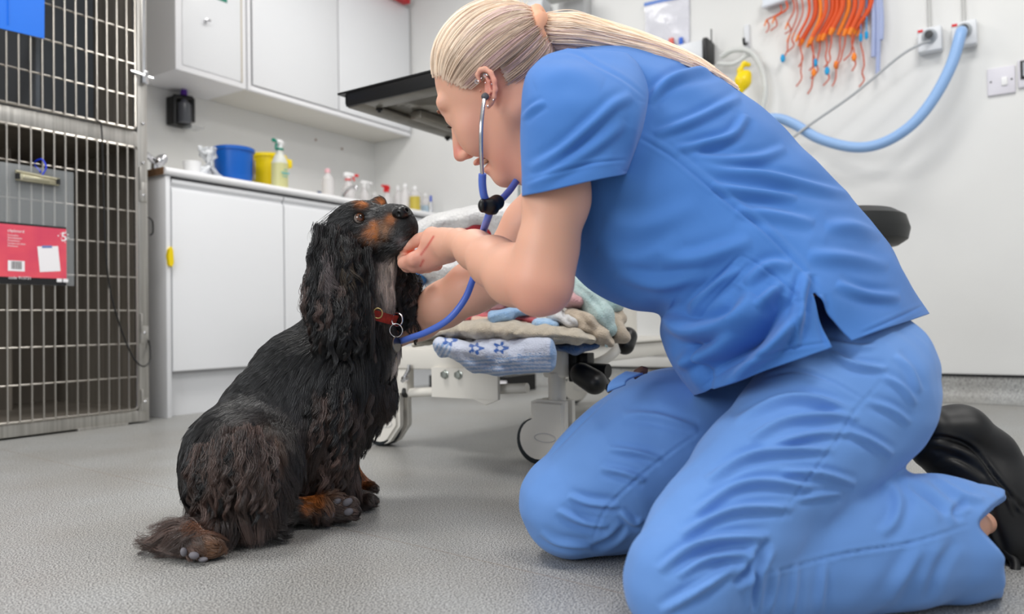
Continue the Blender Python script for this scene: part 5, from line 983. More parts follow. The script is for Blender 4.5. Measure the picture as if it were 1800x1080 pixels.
mb = MB(); mb.lathe((1.555, 1.375, 0.151), [(0, -0.004), (0.0135, -0.003), (0.0135, 0.006), (0, 0.006)], 14, (-0.3, 0.9, 0)); mb.build('end_cap', m_black, tb)
mb = MB(); mb.tube([(1.538, 1.372, 0.182), (1.535, 1.345, 0.215), (1.535, 1.343, 0.228)], 0.005, 8); mb.lathe((1.536, 1.355, 0.19), [(0.008, 0), (0.008, 0.012), (0, 0.013)], 10, (-1, 0, 0)); mb.build('release_lever', m_chrome, tb)
def castor(x, y, parent, rot=0.0):
    c = bpy.data.objects.new('castor', None); COL.objects.link(c); c.parent = parent; org = origin(c)
    def T_(p): p = np.asarray(p, float); ca, sa = math.cos(rot), math.sin(rot); return np.c_[x+p[:, 0]*ca-p[:, 1]*sa, y+p[:, 0]*sa+p[:, 1]*ca, p[:, 2]]
    # profile in the local (y,z) plane, wheel offset towards +y
    pr = [(-0.062, 0.150), (-0.062, 0.045), (-0.050, 0.030)]+[(0.012+0.058*math.cos(a), 0.062+0.058*math.sin(a)) for a in np.linspace(math.radians(215), math.radians(385+0), 12)]
    pr = [(-0.062, 0.152), (-0.062, 0.060)]+[(0.008+0.058*math.cos(a), 0.062+0.056*math.sin(a)) for a in np.linspace(math.radians(-125), math.radians(70), 14)]+[(0.030, 0.125), (0.030, 0.148), (0.016, 0.154)]
    pr = [(-q[0] if False else q[0], q[1]) for q in pr]
    for s, nm in ((-1, 'castor_cover'), (1, 'castor_cover')):
        bm = bmesh.new(); vs = [bm.verts.new((s*0.010, p[0], p[1])) for p in pr]; f = bm.faces.new(vs); r = bmesh.ops.extrude_face_region(bm, geom=[f]); 
        for v in [g for g in r['geom'] if isinstance(g, bmesh.types.BMVert)]: v.co.x = s*0.032
        bmesh.ops.recalc_face_normals(bm, faces=bm.faces[:]); ed = [e for e in bm.edges if all(abs(v.co.x-s*0.032) < 1e-6 for v in e.verts)]
        bmesh.ops.bevel(bm, geom=ed, offset=0.008, segments=3, affect='EDGES'); VV = T_([v.co[:] for v in bm.verts]); FF = [[v.index for v in f.verts] for f in bm.faces]; bm.free(); obj(nm, VV, FF, m_cream, c, sharp=40)
    m2 = MB(); m2.lathe((0, 0, 0), [(0.045, -0.028), (0.052, -0.026), (0.056, -0.02), (0.056, 0.02), (0.052, 0.026), (0.045, 0.028)], 36, (1, 0, 0)); VV = T_(np.concatenate(m2.V)+np.array([0, 0.018, 0.0565])); obj('wheel', VV, m2.F, m_wheel, c, sharp=40)
    m2 = MB(); m2.lathe((0, 0, 0), [(0.021, 0.1), (0.021, 0.215)], 20); VV = T_(np.concatenate(m2.V)+np.array([0, -0.028, 0.0])); obj('stem', VV, m2.F, m_cream, c, sharp=40)
    m2 = MB(); sl = [(0.033*-1, -0.012+0.022*math.cos(a)*1.3-0.0, 0.066+0.010*math.sin(a)) for a in np.linspace(0, 2*math.pi, 25)]; m2.tube(sl, 0.0008, 6, cap=False); obj('slot_mark', T_(np.concatenate(m2.V)), m2.F, m_greyside, c)
castor(1.555, 0.932, tb); castor(1.575, 1.455, tb); castor(2.72, 1.50, tb, 0.9); castor(2.74, 0.95, tb, 0.3)
mb = MB(); mb.box((1.56, 0.855, 0.195), (1.60, 0.876, 0.272), 0.003); mb.box((1.57, 0.83, 0.23), (1.605, 0.86, 0.262), 0.003); mb.tube([(1.57, 0.865, 0.225), (1.565, 0.775, 0.222)], 0.0165, 18); mb.tube([(1.565, 0.795, 0.212), (1.56, 0.765, 0.180)], 0.011, 10); mb.build('pedal_bracket', m_black, tb)
pf = Field(0.003); pf.chain([(1022, 658, 1.72, 20), (1045, 672, 1.70, 22)], 0.01, 1.3); Vp, Qp = pf.mesh(); obj('foot_pedal', c2w(Vp), Qp, m_black, tb)
pf = Field(0.003); pf.chain([(1103, 592, 1.90, 17), (1098, 607, 1.88, 17)], 0.01, 1.5); Vp, Qp = pf.mesh(); obj('foot_pedal', c2w(Vp), Qp, m_black, tb)
mb = MB(); mb.tube(spl([P(990, 655, 1.84), P(1040, 642, 1.85), P(1070, 628, 1.86), P(1092, 606, 1.87)], 6)[0], [0.0125]*19, 12); mb.build('pedal_arm', m_cream, tb)
mb = MB(); mb.box((2.28, 1.10, 0.27), (2.46, 1.36, 0.60), 0.01); mb.box((2.31, 1.13, 0.6), (2.43, 1.33, 0.93), 0.006); mb.build('lift_column', m_cream, tb)
TT = 0.955; m_tray = mat('worn_grey_tray', (0.62, 0.61, 0.58), 0.5, metal=0.3, col2=(0.40, 0.385, 0.35), cscale=9, ramp=(0.42, 0.47), cdet=6)
mb = MB(); mb.box((1.545, 1.005, TT+0.006), (2.75, 1.555, TT+0.028), 0.006); mb.build('tray_top', m_tray, tb)
mb = MB()
mb.box((1.54, 1.0, TT-0.005), (1.60, 1.565, TT+0.004), 0.003); mb.box((1.54, 1.50, TT-0.006), (2.75, 1.565, TT+0.004), 0.003); mb.box((1.54, 1.0, TT-0.005), (2.75, 1.06, TT+0.004), 0.003)
mb.box((1.70, 1.43, TT-0.02), (2.72, 1.47, TT+0.004), 0.003); mb.box((1.70, 1.09, TT-0.02), (2.72, 1.13, TT+0.004), 0.003); mb.build('under_rail', mat('dull_brown_metal', (0.47, 0.455, 0.42), 0.4, metal=0.6, col2=(0.56, 0.54, 0.5), cscale=12), tb)
mb = MB(); mb.box((1.532, 1.0, TT-0.004), (1.543, 1.565, TT+0.036), 0.003); mb.box((1.532, 1.556, TT+0.002), (2.75, 1.567, TT+0.030), 0.003); mb.box((1.532, 0.995, TT+0.02), (2.76, 1.0, TT+0.036), 0.002); mb.box((1.53, 1.0, TT+0.034), (2.76, 1.595, TT+0.040), 0.001); mb.build('black_edge', m_black, tb)
for (xx, yy) in ((1.60, 1.50), (2.02, 1.548), (1.98, 1.553)):
    mb = MB(); mb.lathe((xx, yy, TT-0.002), [(0.010, 0), (0.010, -0.008), (0.005, -0.010), (0.005, -0.014), (0, -0.014)], 10); mb.build('underside_screw', m_black, tb)

# ================================================================ TOWELS
def terry(name, col, col2=None): return mat(name, col, 0.95, bump=1.0, bscale=330, bdist=0.0035, sheen=0.4, col2=col2, cscale=60, spec=0.1)
def lump(name, chains, m, lab, k=0.012, sc=6.0, amp=0.003, sub=None, ff=None, h=0.0035, group='towels heaped on the table base', cat='towel', vc=None):
    f = Field(h)
    for c in chains:
        s_ = sc
        if isinstance(c, tuple): s_, c = c
        f.chain(c, k, s_)
    for c in (sub or []):
        for a, b in zip(c[:-1], c[1:]): f.cone(cf(*a[:3]), a[3]/F*a[2], cf(*b[:3]), b[3]/F*b[2], 0.006, 1, '-')
    V, Q = f.mesh(); V = relax(V, Q, 1); N_ = vnormals(V, Q); sd = abs(hash(name)) % 1000 if False else len(lab)*7
    V = V+N_*(amp*vnoise(V, 45, sd)+0.0010*vnoise(V, 130, sd+1))[:, None]
    if ff: V = folds(V, vnormals(V, Q), ff)
    W = c2w(V); W[:, 2] = np.maximum(W[:, 2], 0.003); o = obj(name, W, Q, m, loc=None)
    if vc: setcol(o, vc(V))
    return tag(o, lab, cat, group)
def starcol(V):
    X, Y = topx(V); c = np.tile(np.array(lin((0.80, 0.83, 0.90))[:3]), (len(V), 1)); bl = np.array(lin((0.56, 0.68, 0.84))[:3]); dk = np.array(lin((0.20, 0.38, 0.68))[:3])
    yl = 648+3*np.sin(X/40)-(X-860)*0.02; s = (yl-Y); st = ((s < 22) & ((np.floor((s+40)/3.4).astype(int) % 2) == 0)) | ((X < 793) & (Y > 603) & ((np.floor((X*0.8+Y*0.4)/3.4).astype(int) % 2) == 0)) | (X > 968)
    c[st] = bl
    for (x, y) in ((790, 598), (836, 613), (880, 612)):
        r = np.hypot(X-x, (Y-y)*1.3); a = np.arctan2(Y-y, X-x); m_ = (r < 11+4*np.cos(5*a)) & (r > 5); c[m_] = dk
    return c
m_star = vcol(terry('star_towel_cloth', (0.8, 0.83, 0.9)))
lump('towel', [(3, [(775, 606, 1.70, 13), (800, 612, 1.69, 14), (850, 622, 1.66, 16), (900, 626, 1.64, 15), (965, 622, 1.61, 14)]), (2, [(800, 618, 1.675, 12), (835, 640, 1.655, 14), (880, 646, 1.63, 14), (964, 640, 1.60, 14)]), (2, [(850, 605, 1.66, 14), (900, 608, 1.64, 14), (962, 606, 1.60, 14)]), (2.5, [(771, 604, 1.70, 9), (778, 620, 1.70, 9)])], m_star, 'white towel with blue stars and striped border, lowest of the towels over the table rail', amp=0.002, vc=starcol,
     ff=[([(800, 618), (850, 640), (930, 650)], 5, -4), ([(800, 600), (860, 618), (960, 612)], 6, 4), ([(850, 605), (855, 625), (862, 640)], 5, 3), ([(915, 612), (912, 628), (908, 645)], 5, 3)])
lump('towel', [(6, [(790, 593, 1.76, 5), (830, 596, 1.75, 6), (860, 604, 1.70, 7), (900, 602, 1.70, 6)])], terry('grey_towel_cloth', (0.52, 0.51, 0.51), (0.44, 0.43, 0.43)), 'thin dark grey towel between the star towel and the beige towels', ff=[([(790, 590), (850, 603), (895, 598)], 4, 3)], amp=0.0015)
m_beige = terry('beige_towel_cloth', (0.76, 0.72, 0.65), (0.71, 0.67, 0.60)); m_cr = terry('cream_towel_cloth', (0.80, 0.775, 0.72), (0.74, 0.71, 0.65))
lump('towel', [(5, [(735, 599, 1.80, 7), (770, 584, 1.79, 12), (800, 580, 1.78, 15), (850, 580, 1.75, 17), (900, 584, 1.72, 17), (960, 588, 1.70, 16), (1010, 592, 1.68, 13), (1040, 596, 1.67, 9)])], m_beige, 'thick beige ribbed towel folded flat above the grey towel', amp=0.003,
     ff=[([(790, 568), (800, 580), (795, 592)], 5, 4), ([(855, 566), (862, 582), (858, 596)], 5, 4), ([(925, 570), (900, 590), (930, 604)], 5, -5), ([(940, 585), (980, 578), (1030, 582)], 5, 5), ([(930, 600), (980, 595), (1035, 602)], 4, -5), ([(740, 606), (770, 594), (790, 590)], 3, -4)])
lump('towel', [(4, [(728, 607, 1.84, 4), (755, 600, 1.83, 5), (778, 596, 1.80, 5)]), (4, [(735, 598, 1.85, 4), (758, 591, 1.84, 4)])], m_cr, 'narrow cream towel folds sticking out left of the beige towel', amp=0.001)
lump('towel', [(6, [(835, 562, 1.82, 7), (880, 566, 1.80, 8), (925, 570, 1.78, 6)])], terry('peach_towel_cloth', (0.86, 0.72, 0.63)), 'small peach cloth rolled under the coral towel', amp=0.0015)
lump('towel', [(6, [(800, 560, 1.90, 7), (850, 556, 1.88, 10), (900, 558, 1.85, 12), (938, 564, 1.80, 9)])], terry('coral_towel_cloth', (0.84, 0.40, 0.42), (0.78, 0.34, 0.37)), 'coral red towel below the near elbow', amp=0.002)
lump('towel', [(3, [(866, 555, 1.74, 9), (890, 556, 1.74, 12), (868, 566, 1.73, 7)]), (3, [(905, 548, 1.75, 10), (930, 546, 1.76, 8)])], terry('sky_blue_cloth', (0.60, 0.74, 0.88), (0.54, 0.69, 0.85)), 'light blue folded flannel lying over the coral towel', amp=0.0015, ff=[([(855, 560), (880, 552), (905, 546)], 3, 3)])
lump('towel', [(3, [(945, 570, 1.70, 11), (975, 572, 1.70, 9)])], terry('powder_blue_cloth', (0.68, 0.80, 0.91), (0.60, 0.74, 0.88)), 'small powder blue flannel right of the coral towel', amp=0.0015)
m_pinkt = terry('pink_towel_cloth', (0.82, 0.64, 0.64), (0.77, 0.58, 0.59))
lump('towel', [(6, [(790, 558, 1.98, 7), (835, 546, 1.95, 10), (885, 540, 1.92, 12)])], m_pinkt, 'dusty pink towel showing left below the forearm', amp=0.002)
lump('towel', [(3, [(1000, 527, 1.74, 16), (1016, 531, 1.73, 13)])], m_pinkt, 'dusty pink rolled towel showing right of the elbow', amp=0.002)
lump('towel', [(5, [(975, 556, 1.76, 14), (1000, 566, 1.74, 12), (1020, 575, 1.72, 9)])], terry('white_towel_cloth', (0.82, 0.82, 0.82)), 'white towel fold between the powder blue flannel and beige towel', amp=0.002, ff=[([(990, 545), (996, 562), (1012, 574)], 3, -5)])
lump('towel', [(2.5, [(1005, 555, 1.72, 14), (1030, 568, 1.70, 16), (1052, 590, 1.69, 13), (1072, 603, 1.68, 8)]), (2.5, [(1070, 560, 1.78, 14), (1085, 588, 1.74, 15), (1098, 594, 1.73, 11)]), (3, [(1075, 535, 1.85, 14), (1088, 560, 1.80, 12)])], terry('oatmeal_towel_cloth', (0.76, 0.70, 0.62), (0.70, 0.64, 0.56)), 'oatmeal towel draped down over the right end of the base', amp=0.003,
     ff=[([(1000, 545), (1025, 560), (1045, 590), (1065, 605)], 4, -5), ([(1010, 575), (1035, 580), (1055, 600)], 4, 5), ([(1085, 570), (1075, 590), (1085, 606)], 4, -5)])
m_mint = terry('mint_towel_cloth', (0.73, 0.81, 0.80), (0.66, 0.76, 0.75))
mint = lump('towel', [(2, [(1000, 490, 1.80, 22), (1030, 520, 1.76, 26), (1055, 555, 1.72, 22), (1070, 578, 1.70, 14)]), (2, [(1040, 500, 1.85, 26), (1078, 535, 1.80, 18)])], m_mint, 'pale mint towel hanging over the right of the heap with a care tag', amp=0.003, ff=[([(1010, 500), (1050, 535), (1072, 575)], 4, -4), ([(1060, 530), (1075, 545), (1080, 565)], 4, 4)])
mb = MB(); q = [P(1064, 583, 1.665), P(1072, 580, 1.665), P(1068, 612, 1.66), P(1063, 610, 1.66)]; mb.prism(q, FW*0.002); o = mb.build('care_tag', mat('green_white_tag', (0.80, 0.87, 0.84), 0.7), mint)
lump('towel', [(4, [(980, 610, 1.72, 9), (1010, 612, 1.72, 11), (1045, 606, 1.73, 8)])], terry('navy_towel_cloth', (0.24, 0.40, 0.62), (0.17, 0.28, 0.46)), 'mid blue towel under the beige towels at the right end', amp=0.003)
m_fleece = mat('white_fleece', (0.86, 0.855, 0.845), 0.95, bump=1.0, bscale=120, bdist=0.006, sheen=0.4, col2=(0.82, 0.815, 0.81), cscale=25)
lump('fleece_bed', [(3, [(742, 412, 1.96, 20), (780, 398, 1.93, 21), (830, 388, 1.90, 22), (880, 384, 1.88, 24), (930, 395, 1.86, 30)]), (4, [(880, 412, 1.95, 26), (930, 440, 1.92, 40)]), (4, [(750, 470, 2.0, 26), (800, 480, 1.98, 30), (870, 490, 1.95, 34), (950, 500, 1.92, 30)]), (5, [(760, 512, 2.02, 20), (860, 525, 1.99, 22), (940, 520, 1.97, 20)])], m_fleece, 'thick white fleece pet bed folded on top of the towel heap', amp=0.004, cat='pet bed', ff=[([(745, 432), (800, 415), (870, 420)], 6, -8)])
lump('towel', [(2.5, [(800, 412, 1.90, 11), (835, 405, 1.87, 15), (862, 412, 1.87, 12)])], terry('crimson_cloth', (0.72, 0.20, 0.24), (0.66, 0.16, 0.20)), 'crimson cloth tucked under the white fleece roll', amp=0.002)
lump('towel', [(2, [(738, 492, 1.90, 14), (752, 480, 1.91, 8)])], terry('bright_blue_cloth', (0.08, 0.48, 0.76)), 'bright blue cloth showing between the dog ear and the far arm', amp=0.002)

# ================================================================ BLACK BOX, STOOL
a, b, c = onZ(755, 688), onZ(895, 692), onZ(942, 685); bx = thing('black_box', ((a+c)/2)*np.array([1, 1, 0]), 'low flat black box on the floor beneath the table', 'box')
mb = MB(); mb.prism([a, b, c, c+(a-b)], (0, 0, 0.078)); mb.build('case', m_black, bx, smooth=False)
t_ = (b-a)/np.linalg.norm(b-a); n_ = np.array([t_[1], -t_[0], 0]); n_ = n_ if n_@(a-np.array([0, 0, 0])) < 0 else -n_; p0 = a+(b-a)*0.86
mb = MB(); mb.prism([p0+n_*0.002+np.array([0, 0, 0.035]), p0+t_*0.05+n_*0.002+np.array([0, 0, 0.035]), p0+t_*0.05+n_*0.002+np.array([0, 0, 0.058]), p0+n_*0.002+np.array([0, 0, 0.058])], n_*0.001); mb.build('label', m_prt, bx, smooth=False)
sc_ = P(1468, 405, 2.15); stl = thing('stool', (sc_[0], sc_[1], 0), 'round black padded stool standing behind the kneeling person', 'stool')
zt = sc_[2]
mb = MB(); mb.lathe((sc_[0], sc_[1], 0), [(0, zt-0.05), (0.16, zt-0.05), (0.183, zt-0.035), (0.19, zt-0.005), (0.18, zt+0.03), (0.15, zt+0.048), (0, zt+0.055)], 48); mb.build('seat', mat('black_vinyl', (0.13, 0.135, 0.13), 0.5), stl)
mb = MB(); mb.lathe((sc_[0], sc_[1], 0), [(0.025, 0.07), (0.025, 0.3), (0.016, 0.3), (0.016, zt-0.05)], 20); mb.build('gas_column', m_chrome, stl)
for k in range(5):
    a = k*2*math.pi/5+0.3; e = np.array([sc_[0]+0.2*math.cos(a), sc_[1]+0.2*math.sin(a), 0.06]); mb = MB(); mb.tube([(sc_[0], sc_[1], 0.09), e], [0.018, 0.012], 10); lg = mb.build('leg', m_black, stl)
    mb = MB(); mb.lathe(e-np.array([0, 0, 0.036]), [(0.015, -0.012), (0.023, -0.01), (0.023, 0.01), (0.015, 0.012)], 16, (-math.sin(a), math.cos(a), 0)); mb.build('castor', m_black, lg)

# ================================================================ THINGS ON THE BACK WALL
def W_(px, py, off=0.0): return onX(px, py, WX-off)
m_boxg = mat('pale_grey_plastic', (0.86, 0.87, 0.885), 0.4); m_dial = mat('dark_grey_dial', (0.2, 0.21, 0.22), 0.4)
for (px, py, lab, knob) in ((1636, 76, 'left wall socket box with grey cable plugged in', m_dial), (1696, 66, 'right wall socket box with light blue hose plugged in', m_black)):
    p = W_(px, py); t = thing('socket_box', p, lab, 'socket')
    mb = MB(); mb.box(p+np.array([-0.05, -0.042, -0.045]), p+np.array([0, 0.042, 0.05]), 0.006, 3); mb.build('housing', m_boxg, t)
    mb = MB(); mb.lathe(p+np.array([-0.05, 0.0, 0.012]), [(0.027, 0), (0.027, 0.008), (0.020, 0.009), (0.018, 0.022), (0, 0.023)], 24, (-1, 0, 0)); mb.build('dial_ring', mat('grey_ring', (0.62, 0.64, 0.66), 0.35) if 'grey_ring' not in MATS else MATS['grey_ring'], t)
    mb = MB(); mb.lathe(p+np.array([-0.06, 0.0, 0.012]), [(0.016, 0), (0.015, 0.018), (0, 0.02)], 20, (-1, 0, 0)); mb.build('plug', knob, t)
    mb = MB(); mb.box(p+np.array([-0.053, 0.022, 0.034]), p+np.array([-0.05, 0.04, 0.043])); mb.build('red_mark', m_redp, t)
    mb = MB(); mb.tube([p+np.array([-0.02, 0.0, 0.05]), p+np.array([-0.012, 0.003, 0.5]), p+np.array([-0.012, 0.003, 2.49-p[2]])], 0.0065, 10); mb.build('supply_cable', mat('grey_conduit', (0.76, 0.76, 0.75), 0.5) if 'grey_conduit' not in MATS else MATS['grey_conduit'], t)
pts = [onX(1634, 73, WX-0.085), onX(1618, 78, WX-0.13), onX(1580, 100, WX-0.16), onX(1500, 166, WX-0.18), onX(1420, 222, WX-0.2), onX(1330, 290, WX-0.24)]
mb = MB(); mb.tube(spl(pts, 6)[0], 0.0055, 10); tag(mb.build('grey_cable', mat('grey_cable', (0.68, 0.69, 0.70), 0.45)), 'thin grey cable sloping down from the left socket box behind the person', 'cable')
pts = [onX(1690, 55, WX-0.09), onX(1688, 62, WX-0.14), onX(1672, 115, WX-0.16), onX(1640, 175, WX-0.17), onX(1600, 222, WX-0.18), onX(1550, 252, WX-0.18), onX(1500, 259, WX-0.18), onX(1440, 244, WX-0.18), onX(1395, 218, WX-0.18), onX(1360, 208, WX-0.2), onX(1300, 215, WX-0.25)]
mb = MB(); mb.tube(spl(pts, 8)[0], 0.0205, 16); tag(mb.build('air_hose', mat('light_blue_hose', (0.56, 0.70, 0.88), 0.4)), 'light blue air hose sagging along the wall from the right socket box', 'hose')
p = W_(1760, 143); t = thing('switch_plate', p, 'white double switch plate on the wall at the right', 'switch')
hw = abs(W_(1735, 143)[1]-W_(1785, 143)[1])/2
mb = MB(); mb.box(p+np.array([-0.010, -hw, -0.052]), p+np.array([0, hw, 0.052]), 0.004, 3); mb.build('plate', mat('plate_white', (0.86, 0.85, 0.88), 0.35), t)
mb = MB(); mb.box(p+np.array([-0.015, -0.020, -0.02]), p+np.array([-0.010, 0.0, 0.012]), 0.003); mb.build('rocker', m_wplastic, t)
for dy in (-hw+0.012, hw-0.012): mb = MB(); mb.lathe(p+np.array([-0.010, dy, 0]), [(0.0035, 0), (0.0035, 0.001), (0, 0.0015)], 10, (-1, 0, 0)); mb.build('screw', m_dial, t)
p = W_(1806, 128); t = thing('control_panel', p, 'black framed wall control cut by the right edge', 'panel')
mb = MB(); mb.box(p+np.array([-0.012, -0.045, -0.055]), p+np.array([0, 0.03, 0.05]), 0.004); mb.build('plate', MATS['plate_white'], t)
mb = MB(); mb.box(p+np.array([-0.018, -0.045, -0.025]), p+np.array([-0.012, 0.022, 0.045]), 0.004); mb.build('frame', m_black, t); mb = MB(); mb.box(p+np.array([-0.020, -0.045, -0.015]), p+np.array([-0.018, 0.014, 0.037]), 0.002); mb.build('screen', mat('grey_glass', (0.7, 0.72, 0.75), 0.2), t)
# tube rack
m_or = mat('orange_rubber', (0.86, 0.33, 0.13), 0.4); m_or2 = mat('amber_rubber', (0.95, 0.52, 0.12), 0.4); m_thin = mat('thin_red_tube', (0.78, 0.36, 0.25), 0.45); m_cy = mat('cyan_balloon', (0.05, 0.62, 0.85), 0.35); m_lav = mat('lavender_tube', (0.68, 0.73, 0.88), 0.3, alpha=0.8)
m_rail = mat('rail_white', (0.88, 0.9, 0.93), 0.4); r1 = onX(1340, 12, WX-0.05); r2 = onX(1550, -60, WX-0.05)
rk = thing('tube_rack', (WX, (r1[1]+r2[1])/2, r1[2]), 'white sloping wall rack holding the orange breathing tubes', 'rack')
mb = MB(); mb.tube([r1, r2], 0.009, 8); mb.prism([onX(1343, 2, WX-0.01), onX(1345, 16, WX-0.01), onX(1395, 2, WX-0.01), onX(1395, -60, WX-0.01)], (-0.03, 0, 0)); mb.build('rail', m_rail, rk)
def ottube(x0, y0, x1, y1, rad, m, tail, off, lab, tip=None):
    top_ = onX(x0, y0, WX-off); mid = onX((x0*0.75+x1*0.25)+6, (y0*0.5+y1*0.5), WX-off); end = onX(x1, y1, WX-off); pts = [top_, mid, end]
    t = thing('breathing_tube', end, lab, 'tube', 'orange breathing tubes hanging on the rack')
    pp = spl(pts, 7)[0]; mb = MB(); mb.tube(pp, rad, 10); mb.build('curved_tube', m, t)
    mb = MB(); mb.tube([end, end+np.array([0, 0.012, -0.025])], [rad*1.25, rad*0.8], 10); mb.build('connector', m_or2, t)
    if tail:
        q = [end]; z = end.copy(); n = max(3, int(tail/0.03))
        for i in range(n): z = z+np.array([0, random.uniform(-0.008, 0.010), -tail/n]); q.append(z.copy())
        q[-1] = q[-1]+np.array([0, 0.02, 0.005]); mb = MB(); mb.tube(spl(q, 4)[0], 0.0032, 6); mb.build('pilot_line', m_thin, t)
        if tip is not None:
            c = q[len(q)//2+1]; mb = MB(); mb.lathe(c-np.array([0, 0, 0.018]), [(0, 0), (0.008, 0.006), (0.011, 0.02), (0.007, 0.034), (0, 0.038)], 12); mb.build('pilot_balloon', tip, t)
spec = [(1372, 8, 1348, 35, .0035, m_thin, 0.06), (1382, 2, 1362, 30, .004, m_or, 0.06), (1392, -8, 1385, 40, .0035, m_thin, .05), (1398, -10, 1388, 62, .003, m_thin, .10), (1408, -12, 1396, 58, .003, m_thin, .08), (1420, -15, 1404, 62, .006, m_or, .14), (1432, -18, 1410, 70, .011, m_or, .20), (1440, -18, 1424, 72, .008, m_or2, .13), (1450, -20, 1428, 66, .009, m_or, .24), (1462, -22, 1442, 62, .012, m_or, .18), (1470, -22, 1450, 60, .010, m_or, .22), (1478, -24, 1464, 50, .011, m_or, .16), (1488, -25, 1478, 50, .009, m_or2, .24), (1500, -28, 1488, 52, .010, m_or, .15), (1512, -30, 1498, 50, .011, m_or, .18), (1520, -32, 1512, 52, .006, m_thin, .24), (1531, -34, 1502, 54, .010, m_or, .12)]
cols_ = [None, None, None, m_cy, None, None, None, m_cy, m_or2, None, m_cy, None, m_or2, None, m_or2, None, None]
desc = ['thin short red tube leftmost on the rack', 'short orange tube beside the leftmost one', 'thin red tube third on the rack', 'thin red tube with small blue balloon', 'thin red tube hanging straight beside the blue ballooned one', 'slim orange tube left of the first thick tube', 'first thick orange tube on the rack with a long tail', 'amber tube with blue balloon behind the first thick one', 'orange tube with amber balloon and very long tail', 'thickest orange tube in the middle of the rack', 'orange tube with blue balloon in the middle of the rack', 'thick orange tube just right of the middle', 'amber tube with amber balloon right of the middle', 'curved orange tube with bare short tail', 'thick curved orange tube with amber balloon to the right', 'slim red tube with long straight tail to the right', 'strongly curved orange tube rightmost on the rack']
for i, (s_, d_) in enumerate(zip(spec, desc)): ottube(*s_, 0.035+0.012*(i % 3), d_, cols_[i])
for i, (x, y1, ln) in enumerate(((1535, 100, 3), (1543, 130, 3), (1549, 70, 3))):
    q = [onX(x-4, -40, WX-0.04), onX(x+1, 30, WX-0.04), onX(x, y1, WX-0.04)]; mb = MB(); mb.tube(spl(q, 6)[0], 0.009, 8); t = mb.build('clear_tube', m_lav)
    tag(t, ('lavender clear tube left of the big blue balloon', 'lavender clear tube ending below the big blue balloon', 'short lavender clear tube at the right end of the rack')[i], 'tube')
bf = Field(0.004); bf.chain([(1543, 78, 3.25, 9), (1540, 92, 3.25, 12), (1528, 102, 3.25, 6)], 0.02, 0.6); Vb, Qb = bf.mesh(); o = obj('inflation_balloon', c2w(Vb), Qb, m_cy); tag(o, 'bright cyan balloon at the right end of the tube rack', 'balloon')
for i, (x, y) in enumerate(((1513, 66), (1523, 62))):
    mb = MB(); mb.lathe(onX(x, y, WX-0.05), [(0, -0.02), (0.007, -0.01), (0.007, 0.012), (0, 0.02)], 10); mb.tube([onX(x, y, WX-0.05), onX(x+1, -30, WX-0.05)], 0.002, 6); tag(mb.build('small_valve', m_cy), ('left small cyan valve above the long tail', 'right small cyan valve nearer the lavender tubes')[i], 'valve')
# zip bag with small parts
p0, p1, p2, p3 = W_(1133, 6, .012), W_(1211, -12, .012), W_(1211, 82, .012), W_(1136, 92, .012)
bag = thing('zip_bag', (p0+p2)/2, 'clear plastic zip bag with blue seal holding red and blue pieces on the wall', 'bag')
m_bag = mat('clear_film', (0.93, 0.93, 0.96), 0.12, bump=0.8, bscale=9, bdist=0.02, alpha=0.75)
V = []; n = 12
for i in range(n):
    for j in range(n): u, v = i/(n-1), j/(n-1); q = (p0*(1-u)+p1*u)*(1-v)+(p3*(1-u)+p2*u)*v; V.append(q+np.array([-0.02*math.sin(u*3.14)*math.sin(v*3.14)-0.003*math.sin(v*14+u*4), 0, 0]))
for i in range(n):
    for j in range(n): u, v = i/(n-1), j/(n-1); V.append(((p0*(1-u)+p1*u)*(1-v)+(p3*(1-u)+p2*u)*v)+np.array([0.008, 0, 0]))
Fc = [(i*n+j, (i+1)*n+j, (i+1)*n+j+1, i*n+j+1) for i in range(n-1) for j in range(n-1)]; Fc += [tuple(n*n+x for x in f) for f in Fc]; obj('film', V, Fc, m_bag, bag)
mb = MB(); mb.prism([p0+np.array([-.003, 0, 0.0]), p1+np.array([-.003, 0, 0]), p1+np.array([-.003, 0, -0.016]), p0+np.array([-.003, 0, -0.016])], (-0.004, 0, 0)); mb.build('seal_strip', mat('blue_seal', (0.30, 0.47, 0.78), 0.4), bag)
mb = MB(); q = W_(1180, 72, .03); mb.box(q-np.array([.006, .012, .022]), q+np.array([.006, .012, .014]), .004); mb.build('red_piece', mat('salmon_plastic', (0.85, 0.38, 0.33), 0.4), bag)
mb = MB(); q = W_(1197, 74, .03); mb.box(q-np.array([.006, .010, .024]), q+np.array([.006, .010, .022]), .004); mb.build('blue_piece', mat('cobalt_plastic', (0.05, 0.36, 0.78), 0.4), bag)
# white gas box with black end, hoses and yellow mask
p = W_(1235, 100); t = thing('wall_monitor', p, 'small white wall box with a black end panel above the shoulder', 'monitor')
mb = MB(); mb.box(p+np.array([-0.10, -0.035, -0.05]), p+np.array([0, 0.09, 0.045]), 0.008); mb.build('housing', m_boxg, t); mb = MB(); mb.box(p+np.array([-0.104, -0.058, -0.05]), p+np.array([0.0, -0.035, 0.05]), 0.005); mb.tube([p+np.array([-0.05, -0.06, 0.04]), p+np.array([-0.05, -0.06, 0.10])], 0.003, 6); mb.build('end_panel', m_dark, t)
p = W_(1314, 66); t = thing('wall_hook', p, 'white wall hook carrying the clear hoses', 'hook'); mb = MB(); mb.box(p+np.array([-0.012, -0.012, -0.05]), p+np.array([0, 0.012, 0.055]), 0.003); mb.build('plate', m_boxg, t); mb = MB(); mb.tube(spl([p+np.array([-0.012, 0, -0.03]), p+np.array([-0.05, 0, -0.045]), p+np.array([-0.06, 0, -0.02])], 4)[0], 0.006, 8); mb.build('prong', m_dark, t)
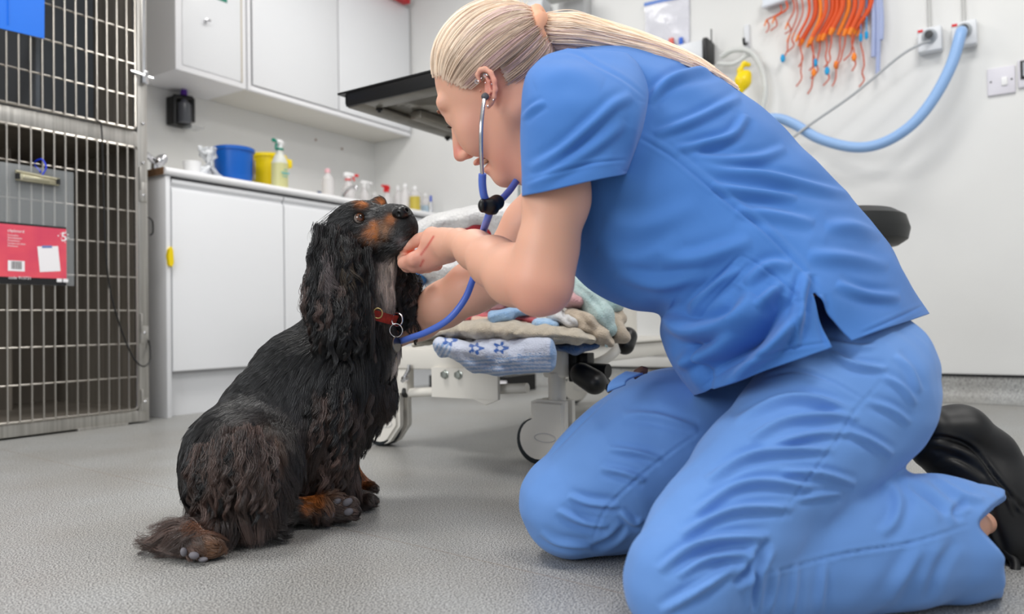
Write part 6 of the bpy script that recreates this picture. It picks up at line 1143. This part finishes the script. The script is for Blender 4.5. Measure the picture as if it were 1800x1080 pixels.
m_hose = mat('clear_hose', (0.87, 0.88, 0.87), 0.2, alpha=0.8)
mb = MB(); mb.tube(spl([onX(1268, 100, WX-.06), onX(1290, 88, WX-.07), onX(1320, 92, WX-.07), onX(1340, 125, WX-.06), onX(1345, 165, WX-.06), onX(1335, 210, WX-.06)], 7)[0], 0.0125, 12); tag(mb.build('clear_hose', m_hose), 'outer clear hose looping over the wall hook', 'hose')
mb = MB(); mb.tube(spl([onX(1262, 112, WX-.05), onX(1290, 112, WX-.06), onX(1312, 98, WX-.06), onX(1322, 96, WX-.05)], 7)[0], 0.010, 12); tag(mb.build('clear_hose', m_hose), 'short inner clear hose running from the white box to the hook', 'hose')
yf = Field(0.004); yf.chain([(1301, 158, 3.25, 7), (1306, 143, 3.25, 13), (1312, 132, 3.25, 9)], 0.02, 0.8); yf.chain([(1300, 140, 3.25, 4), (1300, 124, 3.25, 4), (1308, 112, 3.25, 4), (1316, 114, 3.25, 4)], 0.01); Vb, Qb = yf.mesh(); o = obj('breathing_mask', c2w(Vb), Qb, MATS['yellow_plastic']); tag(o, 'yellow breathing bag with loop hanging below the wall hook', 'mask')
# grey articulated bracket near the top
p = W_(985, 18); t = thing('lamp_arm', p, 'grey and white wall arm at the top edge above the ponytail', 'bracket')
m_gb = mat('mid_grey_plastic', (0.66, 0.66, 0.65), 0.45)
mb = MB(); q0, q1 = onX(955, -12, WX-0.25), onX(1030, 20, WX-0.12); mb.box(q0+np.array([0, -0.16, -0.03]), q0+np.array([0.1, 0, 0.06]), 0.01, rot=0.2); mb.build('arm', m_gb, t)
mb = MB(); mb.box(W_(1040, 60)+np.array([-0.08, 0, 0.0]), W_(1010, -60)+np.array([0, 0.06, 0.1]), 0.008); mb.build('wall_channel', mat('pale_channel', (0.80, 0.80, 0.80), 0.5), t)
mb = MB(); mb.lathe(W_(958, 22)+np.array([-0.06, 0, 0]), [(0, -0.05), (0.045, -0.045), (0.05, 0), (0.045, 0.045), (0, 0.05)], 24, (0, 1, 0)); mb.build('joint', m_boxg, t)
mb = MB(); mb.tube([W_(917, 286, .02), W_(912, 330, .02), W_(912, 380, .02)], 0.005, 8); tag(mb.build('thin_conduit', mat('slate_cable', (0.45, 0.5, 0.52), 0.5)), 'thin grey conduit on the wall behind the sleeve', 'cable')
mb = MB(); mb.tube([W_(1093, 520, .03), W_(1090, 566, .03)], 0.006, 8); tag(mb.build('black_strip', m_black), 'short black vertical strip on the wall behind the mint towel', 'strip')
bpy.context.view_layer.update()
